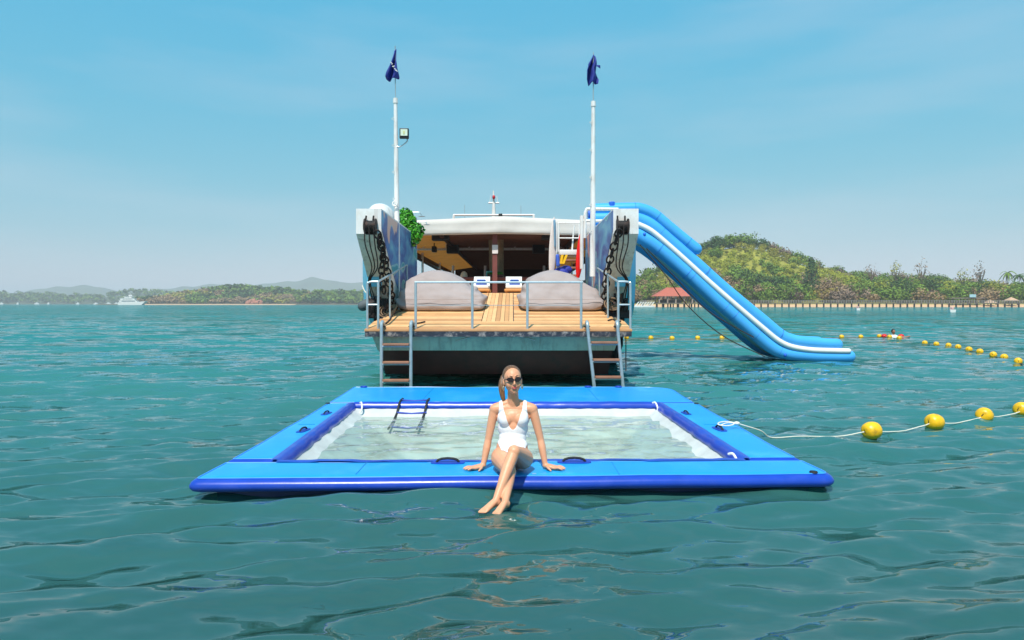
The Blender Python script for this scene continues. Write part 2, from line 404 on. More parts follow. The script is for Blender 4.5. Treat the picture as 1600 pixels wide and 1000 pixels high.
# white net hanging inside
nx, ny = 110, 96; mb = MB()
x0 = lambda t: lerp(i0[0], i3[0], t) + 0.025; x1 = lambda t: lerp(i1[0], i2[0], t) - 0.025
for j in range(ny + 1):
    t = j / ny
    for i in range(nx + 1):
        s = i / nx; x = lerp(x0(t), x1(t), s); y = lerp(6.20, 9.58, t)
        dx = min(x - x0(t), x1(t) - x); dy = min(y - 6.20, 9.58 - y)
        e = min(dx, dy * 1.0)
        z = 0.075 - min(e, 0.14) * 0.62
        if e > 0.14: z -= min(e - 0.14, 0.85) * 0.62
        z += 0.03 * mnoise.noise(Vector((x * 2.2, y * 2.2, 3))) * min(1, e * 3) + 0.010 * mnoise.noise(Vector((x * 8, y * 5, 9)))
        mb.v.append((x, y, z))
for j in range(ny):
    for i in range(nx):
        k = j * (nx + 1) + i; mb.f.append((k, k + 1, k + nx + 2, k + nx + 1))
mb.build('net', net_mat, pool, smooth=180, fixn=False)
# corner ties
for (cx, cy) in ((-2.10, 9.52), (2.0, 9.52), (2.03, 6.26)):
    MB().tube(spline([(cx - .03, cy + .05, .16), (cx, cy, .17), (cx + .02, cy - .06, .10), (cx, cy - .08, .04)], 4), 0.012, 6).build('tie', white_pvc, pool)
# carrying handles on patches
def handle(x, y, ang, s=1.0):
    ca, sa = math.cos(ang), math.sin(ang); z = TOPZ + 0.004
    R = lambda u, w, h: (x + u * ca - w * sa, y + u * sa + w * ca, z + h)
    pm = MB(); n = 20
    ring = [R(0.15 * s * math.copysign(abs(math.cos(2 * math.pi * k / n)) ** 0.6, math.cos(2 * math.pi * k / n)), 0.055 * s * math.copysign(abs(math.sin(2 * math.pi * k / n)) ** 0.6, math.sin(2 * math.pi * k / n)), 0.004) for k in range(n)]
    ring0 = [(p[0], p[1], p[2] - 0.006) for p in ring]
    pm.v = [*ring0, *ring]; pm.f = [tuple(range(n, 2 * n))] + [(k, (k + 1) % n, n + (k + 1) % n, n + k) for k in range(n)]
    hp = pm.build('handle_patch', royal_patch, pool, smooth=0)
    MB().tube([R(u * s, 0, h * s) for u, h in ((-.10, .004), (-.085, .022), (-.05, .034), (0, .038), (.05, .034), (.085, .022), (.10, .004))], 0.011 * s, 8).build('handle', webbing, hp)
handle(X(700, 6.02), 6.0, 0.0, 1.0); handle(X(897, 6.03), 6.02, 0.0, 1.0)
handle(X(474, 7.52), 7.52, math.radians(82), 0.85); handle(X(510, 8.68), 8.68, math.radians(82), 0.8)
handle(X(1072, 8.7), 8.7, math.radians(96), 0.8); handle(X(1124, 7.6), 7.6, math.radians(96), 0.95)
def valve(x, y):
    MB().tube([(x, y, TOPZ), (x, y, TOPZ + .012)], [0.035, 0.030], 14).build('valve', webbing, pool)
valve(2.50, 5.66); valve(2.58, 9.55); valve(-2.58, 9.56)
vp = MB().bbox(0.165, 0.20, 5.60, 5.635, TOPZ, TOPZ + .004, .001).build('maker_patch', M('pale_patch', C(120, 170, 220), .4), pool)
# webbing boarding ladder inside the back edge
lad = MB()
for px in (626, 668):
    xx = X(px, 9.75)
    lad.tube([(xx, 9.95, TOPZ + .014), (xx, 9.72, TOPZ + .016), (xx + .005, 9.58, TOPZ - .01), (xx - .01, 9.50, 0.03), (xx - .03, 9.30, -.06), (xx - .06, 9.10, -.12)], 0.016, 6)
lw = lad.build('boarding_webbing', webbing, pool)
for y, z in ((9.82, TOPZ + .016), (9.50, 0.035), (9.14, -.10)):
    MB().tube([(X(624, 9.75), y, z), (X(647, 9.75), y - .01, z - .015), (X(670, 9.75), y, z)], 0.013, 8).build('step', royal_patch, lw)
for px in (566, 920, 968):
    MB().torus((X(px, 11.3) , 11.42, TOPZ + .012), .05, .010, (1, 0, 0), (0, 1, 0)).build('ring', royal_patch, pool)

seam_m = M('weld_seam_blue', C(18, 128, 200), .4)
def seam(p, q):
    p, q = Vector(p), Vector(q); mb = MB(); n = 24
    mb.tube([p.lerp(q, k / n) + Vector((0, 0, .0012 * math.sin(k * 2.1))) for k in range(n + 1)], .005, 5); mb.build('weld_seam', seam_m, pool)
for xx in (-1.28, .88): seam((xx, 5.60, TOPZ + .001), (xx, 6.02, TOPZ + .001))
for xx in (-1.3, 1.25): seam((xx, 9.86, TOPZ + .001), (xx, 11.40, TOPZ + .001))
for yy in (7.9,): seam((-2.47, yy, TOPZ + .001), (-2.28, yy, TOPZ + .001)); seam((2.22, yy, TOPZ + .001), (2.54, yy, TOPZ + .001))

# ------------------------------------------------------------------ landing-craft party boat
BX = -0.28
def rz(Y): return 1.09 + 0.144 * (Y - 12.2)
white_paint = M('white_marine_paint', (0.80, 0.79, 0.77), 0.42, var=0.05, scale=3, dirt=(*C(190, 175, 155), 0.35), dscale=2.5, streak=(*C(150, 112, 84), .40))
grey_paint = M('aged_white_paint', (0.80, 0.77, 0.68), 0.55, var=0.06, scale=4, dirt=(*C(170, 140, 110), 0.35), dscale=3, streak=(*C(120, 84, 60), .55))
hull_blue = M('hull_light_blue', C(92, 190, 222), 0.4, var=0.06, scale=2, dirt=(*C(150, 200, 210), 0.4), dscale=3)
hull_teal = M('ramp_teal_paint', C(176, 194, 164), 0.5, var=0.08, scale=3, dirt=(*C(110, 130, 118), 0.5), dscale=4, streak=(*C(110, 84, 66), .5))
hull_red = M('antifouling_dark_red', C(70, 26, 24), 0.55, var=0.25, scale=3, dirt=(*C(25, 18, 18), 0.8), dscale=2)
galv = M('galvanised_steel', C(178, 192, 196), 0.38, metal=0.55, var=0.1, scale=12)
steel_dark = M('rusty_dark_steel', C(24, 21, 22), 0.62, metal=0.3, var=0.3, scale=20, bump=0.4, bscale=60, dirt=(*C(96, 56, 38), 0.45), dscale=9)
rope_tan = M('tan_rope', C(128, 102, 78), 0.85, var=0.25, scale=60)
rope_dark = M('dark_rope', C(52, 40, 36), 0.85, var=0.25, scale=60)
rope_white = M('white_rope', C(222, 216, 202), 0.8, var=0.1, scale=60)
dark_wood = M('dark_brown_wood', C(74, 42, 34), 0.6, var=0.25, scale=7)
red_wood = M('reddish_painted_wood', C(122, 66, 60), 0.55, var=0.15, scale=5)
ochre = M('ochre_ceiling_board', C(250, 182, 74), 0.55, var=0.16, scale=3)
slat_brown = M('ceiling_slat_brown', C(196, 146, 124), 0.6, var=0.2, scale=5)
black_plastic = M('black_plastic', (0.008, 0.008, 0.010), 0.45, var=0.2)
canvas = M('white_canvas', (0.58, 0.555, 0.52), 0.75, var=0.04, scale=4, bump=0.15, bscale=5)

boat = thing('party_boat', 'moored landing craft boat with white canopy, lowered bow deck and painted bow walls', 'boat', (BX, 14, 0))
# hull below the bow and along the sides
def hull_side(s):
    st = [(14.0, 2.69, 2.2, 1.9), (14.35, 2.72, 1.75, 2.45), (15.0, 3.0, 1.35, 2.80), (16.5, 3.18, 0.95, 2.72), (18.5, 3.22, 0.55, 2.45), (24, 3.22, 0.45, 2.4), (39, 3.1, 0.45, 2.5)]
    mb = MB()
    for Y, hw, zb, zt in st:
        mid = zb + .15
        for x, z in ((hw, zt), (hw, (zt + mid) / 2), (hw - 0.03, mid), (hw - 0.22, min(zb, mid - .02)), (hw - 0.30, zt)):
            mb.v.append((BX + s * x, Y, z))
    for i in range(len(st) - 1):
        for k in range(5): mb.f.append((i * 5 + k, i * 5 + (k + 1) % 5, (i + 1) * 5 + (k + 1) % 5, (i + 1) * 5 + k))
    mb.f += [(0, 1, 2, 3, 4), tuple(range((len(st) - 1) * 5, len(st) * 5))]
    return mb.build('hull_side', hull_blue, boat, smooth=40)
hull_side(-1); hull_side(1)
bt = MB()
sec = [(14.2, 1.05, 2.60), (15.2, 0.62, 2.75), (16.6, 0.30, 2.9), (18.3, -0.25, 3.0), (24, -0.45, 3.0), (39, -0.35, 2.9)]
for Y, zb, hw in sec:
    zt = min(rz(Y), 1.80) - 0.16
    bt.v += [(BX - hw, Y, zb), (BX + hw, Y, zb), (BX + hw, Y, zt), (BX - hw, Y, zt)]
for i in range(len(sec) - 1):
    for k in range(4): bt.f.append((i * 4 + k, i * 4 + (k + 1) % 4, i * 4 + 4 + (k + 1) % 4, i * 4 + 4 + k))
bt.f += [(0, 1, 2, 3), (20, 21, 22, 23)]
bt.build('hull_bottom', hull_red, boat, smooth=20)
MB().box(BX - 2.9, BX + 2.9, 17.25, 39, 1.70, 1.80).build('main_deck', M('worn_deck_wood', C(190,150,112), .6, var=.15), boat, smooth=0)
MB().box(BX - 2.9, BX + 2.9, 38.2, 38.4, 1.8, 3.6).build('aft_bulkhead', M('dark_bulkhead', C(48, 34, 32), .7), boat, smooth=0)
# raked bow walls with painted inner sides
def mural_mat():
    m = bpy.data.materials.new('painted_sea_mural'); m.use_nodes = True; N = m.node_tree.nodes; L = m.node_tree.links; b = N['Principled BSDF']
    b.inputs['Roughness'].default_value = 0.45
    t = N.new('ShaderNodeTexCoord')
    def ramp(src, stops, interp='LINEAR'):
        r = N.new('ShaderNodeValToRGB'); r.color_ramp.interpolation = interp; e = r.color_ramp.elements
        while len(e) < len(stops): e.new(0.5)
        for k, (p, c) in enumerate(stops): e[k].position = p; e[k].color = (*c, 1)
        L.new(src, r.inputs[0]); return r
    def mixc(fac, a, b_):
        x = N.new('ShaderNodeMix'); x.data_type = 'RGBA'
        L.new(fac, x.inputs[0])
        for s, i in ((a, 6), (b_, 7)):
            if isinstance(s, tuple): x.inputs[i].default_value = (*s, 1)
            else: L.new(s, x.inputs[i])
        return x.outputs[2]
    mp = N.new('ShaderNodeMapping'); mp.inputs['Scale'].default_value = (1, 0.42, 1.0); L.new(t.outputs['Object'], mp.inputs[0])
    n1 = N.new('ShaderNodeTexNoise'); n1.inputs['Scale'].default_value = 1.9; n1.inputs['Detail'].default_value = 2.5; n1.inputs['Distortion'].default_value = 1.2; L.new(mp.outputs[0], n1.inputs[0])
    base = ramp(n1.outputs[0], [(0.30, C(40, 66, 140)), (0.45, C(66, 112, 176)), (0.58, C(84, 152, 196)), (0.72, C(120, 186, 206))]).outputs[0]
    n2 = N.new('ShaderNodeTexVoronoi'); n2.inputs['Scale'].default_value = 2.2; n2.feature = 'SMOOTH_F1'; L.new(mp.outputs[0], n2.inputs[0])
    teal = ramp(n2.outputs[0], [(0.22, (1, 1, 1)), (0.26, (0, 0, 0))]).outputs[0]
    c1 = mixc(teal, base, C(72, 168, 178))
    out = ramp(n2.outputs[0], [(0.22, (0, 0, 0)), (0.24, (.8, .8, .8)), (0.27, (.8, .8, .8)), (0.29, (0, 0, 0))]).outputs[0]
    c2 = mixc(out, c1, C(150, 205, 205))
    mp3 = N.new('ShaderNodeMapping'); mp3.inputs['Scale'].default_value = (1, 0.75, 0.45); mp3.inputs['Location'].default_value = (3, 5.3, 2); L.new(t.outputs['Object'], mp3.inputs[0])
    n3 = N.new('ShaderNodeTexNoise'); n3.inputs['Scale'].default_value = 1.5; n3.inputs['Detail'].default_value = 1.5; L.new(mp3.outputs[0], n3.inputs[0])
    pk = ramp(n3.outputs[0], [(0.60, (0, 0, 0)), (0.62, (1, 1, 1)), (0.70, (1, 1, 1)), (0.72, (.1, .1, .1))]).outputs[0]
    c3 = mixc(pk, c2, C(222, 178, 164))
    n4 = N.new('ShaderNodeTexNoise'); n4.inputs['Scale'].default_value = 14; n4.inputs['Detail'].default_value = 6; L.new(t.outputs['Object'], n4.inputs[0])
    w = ramp(n4.outputs[0], [(0.60, (0, 0, 0)), (0.75, (.5, .5, .5))]).outputs[0]
    c4 = mixc(w, c3, C(190, 205, 210))
    L.new(c4, b.inputs['Base Color']); return m
mural = mural_mat()
prof_in = [(13.0, 3.36), (13.0, 2.88), (13.60, 2.42), (14.13, 2.0), (14.85, 1.30), (17.9, 1.78), (17.9, 3.30)]
for s in (-1, 1):
    xi = BX + s * 2.21; xo = BX + s * 2.69
    w = MB().prism([(13.0, 3.36), (13.0, 2.88), (17.85, 2.6), (17.85, 3.32)], 0, min(xi, xo), max(xi, xo)).build('bow_wall', white_paint, boat, smooth=0)
    # lower raked part, in aged paint
    lo = MB().prism([(13.003, 2.879), (13.60, 2.42), (14.13, 2.0), (14.85, 1.25), (17.8, 1.2), (17.8, 2.6)], 0, min(xi, xo) + 0.002, max(xi, xo) - 0.002).build('raked_bow', grey_paint, w, smooth=0)
    MB().prism([(13.03, 3.33), (13.03, 2.98), (13.75, 2.50), (14.6, 2.0), (15.9, 1.50), (17.85, 1.80), (17.85, 3.28)], 0, xi - s * 0.008 if s > 0 else xi - 0.002, xi + 0.002 if s > 0 else xi + 0.008).build('mural_panel', mural, w, smooth=0)
    # pulley block on the front of the wall
    px0 = 580 if s < 0 else 972
    c = P(px0, 354, 12.97)
    pl = MB(); pl.tube([(c.x - .09, 12.90, c.z), (c.x + .09, 12.90, c.z)], 0.105, 14)
    for dx in (-.10, .10): pl.tube([(c.x + dx - .012, 12.90, c.z), (c.x + dx + .012, 12.90, c.z)], 0.145, 14)
    pl.box(c.x - .10, c.x + .10, 12.94, 13.02, c.z - .15, c.z + .11)
    for dx in (-.1, .04): pl.tube([(c.x + dx, 12.88, c.z), (c.x + dx + .01, 12.95, c.z + .20)], .018, 6)
    pl.build('pulley_block', steel_dark, w, smooth=30)
    for q, dx in enumerate((-.08, 0.0, .08)):
        e = P(px0 + 3, 436, 14.1)
        MB().tube(spline([(c.x + dx, 12.76, c.z), (c.x + dx * 1.15, 12.86, c.z - .35), (c.x + dx * .7, 13.3, c.z - .75), (e.x + dx * .25, 13.72, 2.0), (e.x + dx * .8, 14.0, 1.62)], 5), 0.013, 5).build('hoist_line', rope_dark, w)
    # winch lump at the foot of the wall
    wx = BX + s * 2.44
    wi = MB(); rr = random.Random(5 + s)
    wi.tube([(wx - .2, 14.0, 1.5), (wx + .2, 14.0, 1.5)], 0.16, 12); wi.box(wx - .24, wx + .24, 13.9, 14.4, 1.25, 1.42)
    for q in range(9):
        a = Vector((wx + rr.uniform(-.22, .22), 13.85 + rr.uniform(-.1, .1), 1.35 + rr.uniform(-.1, .2)))
        wi.tube([a, a + Vector((rr.uniform(-.1, .1), rr.uniform(-.06, .05), rr.uniform(.1, .3)))], 0.03, 6)
    wi.build('winch', steel_dark, w, smooth=40)
# ramp deck: frame and single planks
plank_m = []
for q, (r, g, b_) in enumerate(((226, 174, 118), (210, 156, 102), (234, 184, 128), (198, 144, 94))):
    m = M(f'pine_plank_{q}', C(r, g, b_), 0.6, var=0.10, scale=3, bump=0.15, bscale=30, dirt=(*C(170, 120, 75), 0.35), dscale=4)
    n = [x for x in m.node_tree.nodes if x.type == 'TEX_NOISE'][0]; plank_m.append(m)
ramp = MB(); x0, x1 = BX - 2.35, BX + 2.42
ramp.hexa([(x0, 12.2, rz(12.2) - .13), (x1, 12.2, rz(12.2) - .13), (x1, 17.3, rz(17.3) - .13), (x0, 17.3, rz(17.3) - .13),
           (x0, 12.2, rz(12.2) - .035), (x1, 12.2, rz(12.2) - .035), (x1, 17.3, rz(17.3) - .035), (x0, 17.3, rz(17.3) - .035)])
x0, x1 = BX - 2.16, BX + 2.14
lip_mat = M('worn_lip_paint', C(44, 50, 62), 0.7, var=0.35, scale=8, bump=0.5, bscale=40, dirt=(*C(196, 182, 168), 0.65), dscale=8)
rd = ramp.build('ramp_deck', lip_mat, boat, smooth=0)
MB().hexa([(x0, 12.40, .70), (x1, 12.40, .70), (x1, 16.5, .95), (x0, 16.5, .95), (x0 - .1, 12.36, rz(12.4) - .135), (x1 + .1, 12.36, rz(12.4) - .135), (x1, 16.6, rz(16.6) - .135), (x0, 16.6, rz(16.6) - .135)]).build('ramp_beam', hull_teal, rd, smooth=0)
MB().hexa([(x0 + .05, 12.9, .22), (x1 - .05, 12.9, .22), (x1 - .05, 17, -.1), (x0 + .05, 17, -.1), (x0 + .02, 12.50, .698), (x1 - .02, 12.50, .698), (x1 - .02, 16.4, .93), (x0 + .02, 16.4, .93)]).build('ramp_underside', hull_red, rd, smooth=0)
RP = random.Random(11)
def plank(xa, xb, ya, yb):
    dz = RP.uniform(-.004, .004); g = 0.004
    xa += RP.uniform(0, .003); xb -= RP.uniform(0, .003)
    vs = []
    for t in (-.032, dz):
        vs += [(xa, ya + g, rz(ya + g) + t), (xb, ya + g, rz(ya + g) + t), (xb, yb - g, rz(yb - g) + t), (xa, yb - g, rz(yb - g) + t)]
    MB().hexa(vs).build('plank', RP.choice(plank_m), rd, smooth=0)
yy = 12.19; L0, L1 = BX - 2.36, BX + 2.43
while yy < 13.05: plank(L0, L1, yy, yy + 0.145); yy += 0.145
ym = yy; CL, CR = X(754, 13.4), X(802, 13.4)
while yy < 17.2:
    ins = max(0.0, min(0.17, (yy - 13.0) * .3))
    plank(L0 + ins + (.0 if yy < 13.6 else .02), CL - .012, yy, yy + 0.145); plank(CR + .012, L1 - ins - (.0 if yy < 13.6 else .05), yy, yy + 0.145); yy += 0.145
nb = 7
for k in range(nb): plank(lerp(CL, CR, k / nb) + .002, lerp(CL, CR, (k + 1) / nb) - .002, ym, 17.28)
# railings
ral = MB(); Yf = 12.28; zr = Z(441, Yf)
rail = ral.tube([(X(648, Yf), Yf, zr), (X(911, Yf), Yf, zr)], 0.021, 10).build('front_rail', galv, boat)
for px in (649.5, 738, 824, 908):
    MB().tube([(X(px, Yf), Yf, rz(Yf) - .09), (X(px, Yf), Yf, zr)], 0.024, 10).build('post', galv, rail)
MB().tube([(X(648, Yf), Yf, Z(477, Yf)), (X(911, Yf), Yf, Z(477, Yf))], 0.006, 5).build('wire', galv, rail)
for s, (pa, pb) in ((-1, (574, 591)), (1, (985, 966))):
    xa, xb = X(pa, Yf), X(pb, Yf)
    sr = MB(); zt = Z(440, Yf)
    sr.tube(spline([(xa, Yf, rz(Yf) - .05), (xa, Yf, zt - .10), (xa - s * .02, Yf, zt - .02), (xa - s * .09, Yf, zt), (xb, Yf, zt)], 4), 0.021, 8)
    back = (BX + s * 2.12, 15.6, rz(15.6) + .86)
    sr.tube([(xb, Yf, zt), back, (back[0], 15.6, rz(15.6))], 0.020, 8)
    g_ = sr.build('side_rail', galv, boat)
    MB().tube([(xb, Yf, rz(Yf) - .05), (xb, Yf, zt)], 0.022, 8).build('post', galv, g_)
    MB().tube([(xa, Yf, Z(476, Yf)), (xb, Yf, Z(476, Yf))], 0.016, 8).build('mid_bar', galv, g_)
    for t in (.35, .68):
        p = Vector((xb, Yf, zt)).lerp(Vector(back), t)
        MB().tube([(p.x, p.y, rz(p.y)), tuple(p)], 0.018, 8).build('post', galv, g_)
# masts with flags
flag_m = M('navy_flag_cloth', C(34, 50, 140), 0.7, var=0.15, scale=8)
def mast(px, Y, ytop, yrod, ybase, lean, tag):
    b0 = P(px - lean, ybase, Y); t0 = P(px, ytop, Y); r0 = P(px + lean * .2, yrod, Y)
    m = MB().tube([b0, b0.lerp(t0, .45), t0], [0.062, 0.056, 0.042], 12)
    for q in range(5):
        p = b0.lerp(t0, .25 + q * .16); m.tube([p + Vector((-.03, -.05, 0)), p + Vector((-.085, -.05, .03)), p + Vector((-.03, -.05, .06))], 0.008, 5)
    m = m.build('mast', white_paint, boat)
    MB().tube([t0 - Vector((0, 0, .02)), t0 + Vector((0, 0, .09))], [0.055, 0.05], 10).build('mast_cap', white_paint, m)
    MB().tube([t0, r0], 0.014, 6).build('flag_staff', galv, m)
    return m, t0, r0
m1, t1, r1 = mast(618, 15.0, 160, 72, 420, -3, 'l')
m2, t2, r2 = mast(927, 14.5, 165, 82, 432, 1, 'r')
def flag(parent, pts, Y, seed):
    """hanging cloth: pts are rows of (left px, right px, py)"""
    mb = MB(); nc = 12; rows = []
    for i in range(len(pts) - 1):
        for k in range(4): t = k / 4; rows.append(tuple(lerp(pts[i][j], pts[i + 1][j], t) for j in range(3)))
    rows.append(pts[-1])
    for i, (l, r, py) in enumerate(rows):
        for k in range(nc + 1):
            t = k / nc; p = P(lerp(l, r, t), py + 2.0 * math.sin(t * 5 + seed), Y)
            p.y += 0.09 * math.sin(t * 9 + i * .35 + seed) * min(1, i / 4 + .2); mb.v.append(tuple(p))
    for i in range(len(rows) - 1):
        for k in range(nc):
            q = i * (nc + 1) + k; mb.f.append((q, q + 1, q + nc + 2, q + nc + 1))
    o = mb.build('flag', flag_m, parent, smooth=180)
    sm = o.modifiers.new('thick', 'SOLIDIFY'); sm.thickness = 0.008
    return o
f1 = flag(m1, [(616, 619.5, 78), (612, 620, 92), (606, 620.5, 108), (603, 623, 120), (604, 623, 124)], 15.0, 0.4)
f2 = flag(m2, [(926, 929.5, 87), (920, 932, 98), (916.5, 931, 110), (917, 936, 122), (920, 934, 131)], 14.5, 2.1)
emb = MB()
for k in range(7):
    p = P(610 + k * 1.5, 97 + k * 2.2 + (k % 3), 14.86); emb.tube([p, p + Vector((.03, 0, .03 * (k % 2) - .02))], 0.011, 5)
emb.build('flag_emblem', white_paint, m1)
fin = MB(); p = P(936, 104, 14.45); fin.add([p + Vector((-.10, 0, .04)), p + Vector((.02, -.03, .02)), p + Vector((.03, 0, -.04)), p + Vector((-.02, -.02, -.02))], [(0, 1, 2, 3)])
o = fin.build('flag_corner', flag_m, m2, smooth=0); o.modifiers.new('t', 'SOLIDIFY').thickness = .008
# floodlight on the left mast
fl = MB(); c = P(632, 210, 14.9)
fl.bbox(c.x - .10, c.x + .10, 14.83, 14.91, c.z - .10, c.z + .12, .012); fl = fl.build('floodlight', black_plastic, m1)
MB().box(c.x - .075, c.x + .075, 14.822, 14.829, c.z - .045, c.z + .095).build('lamp_glass', M('pale_lamp_glass', C(215, 225, 205), .2), fl, smooth=0)
MB().box(c.x - .02, c.x + .02, 14.816, 14.8215, c.z - .01, c.z + .06).build('led', M('led_yellow', C(205, 205, 150), .3), fl, smooth=0)
MB().tube(spline([(c.x - .12, 14.93, c.z - .02), (c.x - .02, 14.95, c.z - .02), (c.x + .06, 14.93, c.z - .13), (c.x - .1, 14.96, c.z - .25), (c.x - .18, 14.97, c.z - .25)], 4), 0.014, 6).build('lamp_bracket', galv, fl)
MB().torus((X(617, 14.9), 14.9, Z(318, 14.9)), .05, .016, (1, 0, 0), (0, 0, 1)).build('ring', white_paint, m1)
# canopy
MBc = MB(); Yc = 19.0; nn = 60; hw = 3.2
rows = ((0.46, 0.0), (0.30, 0.01), (0.16, 0.03), (0.06, .02), (0.0, 0.0))
for i in range(nn + 1):
    x = lerp(-hw, hw, i / nn); top = 3.98 - .15 * abs(x) / hw; bot = 3.50 - .02 * abs(x)
    for k, (h_, o_) in enumerate(rows):
        zz = lerp(bot, top, h_ / .46); sag = .03 * math.sin(abs(x) / hw * math.pi * 2.0) if k == 2 else 0
        MBc.v.append((BX + x, Yc - o_ * .2 - .008 * math.sin(x * 5 + k) - (.03 if k == 3 else 0), zz - sag))
m = len(rows)
for i in range(nn):
    for k in range(m - 1): MBc.f.append((i * m + k, (i + 1) * m + k, (i + 1) * m + k + 1, i * m + k + 1))
can = MBc.build('canopy_valance', canvas, boat, smooth=60); can.modifiers.new('t', 'SOLIDIFY').thickness = .02
mat_o = sheet_mat('ochre_translucent_board', C(196, 128, 56), .22); mat_b = sheet_mat('brown_translucent_board', C(140, 98, 80), .11)  # ceiling boards; translucency added so sun brightens the dim boat interior
roof = MB().box(BX - .06, BX + .06, 19.03, 39, 3.84, 3.92).build('canopy_ridge', dark_wood, boat, smooth=0)  # ridge beam only; roof canvas left off to let sun reach the boards
zf = lambda x: 3.86 - .46 * abs(x) / hw
for xa, xb, mt in ((-3.2, -1.7, mat_o), (2.1, 3.2, mat_o), (-1.7, 0, mat_b), (0, 2.1, mat_b)):
    MB().add([(BX + xa, 19.03, zf(xa)), (BX + xb, 19.03, zf(xb)), (BX + xb, 39, zf(xb)), (BX + xa, 39, zf(xa))], [(0, 1, 2, 3)]).build('translucent_roof_board', mt, roof, smooth=0)
for xa in (-1.7, 2.1, -3.15, 3.15):
    z_ = 3.86 - .46 * abs(xa) / hw
    MB().box(BX + xa - .05, BX + xa + .05, 19.1, 38, z_ - .20, z_ - .035).build('ceiling_beam', dark_wood, roof, smooth=0)
yy = 19.5
while yy < 38:
    MB().hexa([(BX - 1.64, yy, 3.46), (BX + 2.04, yy, 3.46), (BX + 2.04, yy + .06, 3.46), (BX - 1.64, yy + .06, 3.46), (BX - 1.64, yy, 3.52), (BX + 2.04, yy, 3.52), (BX + 2.04, yy + .06, 3.52), (BX - 1.64, yy + .06, 3.52)]).build('slat', M('roof_slat', C(112, 74, 58), .6, var=.2), roof, smooth=0); yy += .42
cp = MB().tube([(BX - 3.1, 23.0, Z(389, 23.0)), (BX + 3.1, 23.0, Z(389, 23.0))], 0.045, 8).build('cross_pipe', white_paint, roof)
for k in range(8):
    MB().tube([(BX - 2.7 + k * .77, 23.0, Z(389, 23.0)), (BX - 2.7 + k * .77, 23.0, Z(389, 23) + .18)], 0.035, 6).build('hanger', white_paint, cp)
for (px, Y, ya, yb) in ((708, 27, 415, 440), (758, 27, 415, 440), (850, 27, 415, 440)):
    MB().tube([P(px, ya, Y), P(px, yb, Y)], 0.05, 8).build('stanchion', white_paint, boat)
for s in (-1, 1):
    for Y in (19.1, 25, 31, 37.5):
        MB().tube([(BX + s * 3.0, Y, 2.3), (BX + s * 3.0, Y, 3.42)], 0.045, 8).build('canopy_post', white_paint if Y > 20 else dark_wood, boat)
    MB().tube([(BX + s * 3.05, 19.1, 3.2), (BX + s * 3.05, 38, 3.0)], 0.05, 6).build('side_beam', dark_wood, boat)
MB().box(X(769.5, 19.3), X(777, 19.3), 19.25, 19.38, 1.8, 3.62).build('centre_post', red_wood, boat, smooth=0)
bark = M('palm_bark', C(142, 124, 98), 0.85, var=0.3, scale=9, bump=0.6, bscale=25)
MB().tube([(X(776, 20.6), 20.6, 1.8), (X(776, 20.6), 20.6, 2.6), (X(775, 20.6), 20.6, 3.75)], [0.26, 0.22, 0.24], 14).build('trunk_post', bark, boat)
# things on the roof
rr = MB(); Yr = 26.0
rr.tube([P(708, 336, Yr), P(835, 336, Yr)], 0.04, 6)
for px in (709, 834): rr.tube([P(px, 336, Yr), P(px, 350, Yr)], 0.05, 6)
rr.build('roof_rail', white_paint, boat)
tm = MB(); Yt = 30.0
tm.tube([P(771.5, 350, Yt), P(771.5, 322, Yt), P(771, 298, Yt)], [.12, .07, .025], 8); tm.tube([P(763, 317, Yt), P(780, 317, Yt)], .035, 6)
tm.tube([P(765, 317, Yt), P(767, 305, Yt)], .015, 5); tm.tube([P(778, 317, Yt), P(776, 306, Yt)], .015, 5)
tm = tm.build('top_mast', white_paint, boat)
MB().ell(P(771.5, 308, Yt - .1), (.07, .07, .09)).build('mast_light', M('red_lamp', C(190, 40, 50), .3), tm)
for px, y0 in ((726, 320), (814, 321)): MB().tube([P(px, 345, 27), P(px, y0, 27)], 0.012, 5).build('aerial', galv, boat)
MB().bbox(X(779, 26), X(785, 26), 25.9, 26.1, Z(341, 26), Z(334, 26), .02).build('roof_speaker', black_plastic, boat)
dome = MB().ell((BX - 2.62, 15.2, 3.32), (0.30, 0.75, 0.44), n=24, m=14, e=.85).build('raft_cover', white_paint, boat, smooth=60)
# shower arms beside the plant
for (pts, Y) in (([(640, 332), (648, 331.5), (655, 332), (658, 335), (659, 337)], 17.4), ([(648, 347), (658, 346.5), (665, 347), (667, 350)], 18.2)):
    sh = MB().tube(spline([P(*p, Y) for p in pts], 4), 0.013, 6).build('shower_arm', galv, boat)
    e = P(*pts[-1], Y); MB().tube([e + Vector((0, 0, .0)), e - Vector((0, 0, .02))], [0.03, 0.09], 12).build('shower_head', galv, sh)
# slide landing rails above the right wall
lr = MB(); Yl = 16.6
lr.tube(spline([P(914, 372, Yl), P(914, 340, Yl), P(916, 329, Yl), P(922, 326.5, Yl), P(966, 327, Yl)], 4), .040, 8)
lr.tube([P(910, 345, Yl), P(950, 345, Yl)], .035, 8); lr.tube([P(909, 420, Yl), P(909, 337, Yl)], .045, 8)
lr.build('landing_rail', white_paint, boat)
# lines hanging below the deck
MB().tube([P(756, 521, 12.34), P(717, 532, 12.34), P(640, 556, 12.9)], .007, 4).build('slack_line', rope_white, boat)
MB().tube([P(795, 521, 12.33), P(836, 532, 12.34)], .007, 4).build('slack_line', rope_white, boat)
MB().tube([P(978, 517, 12.5), P(978, 580, 12.5)], .010, 5).build('hanging_line', rope_dark, boat)

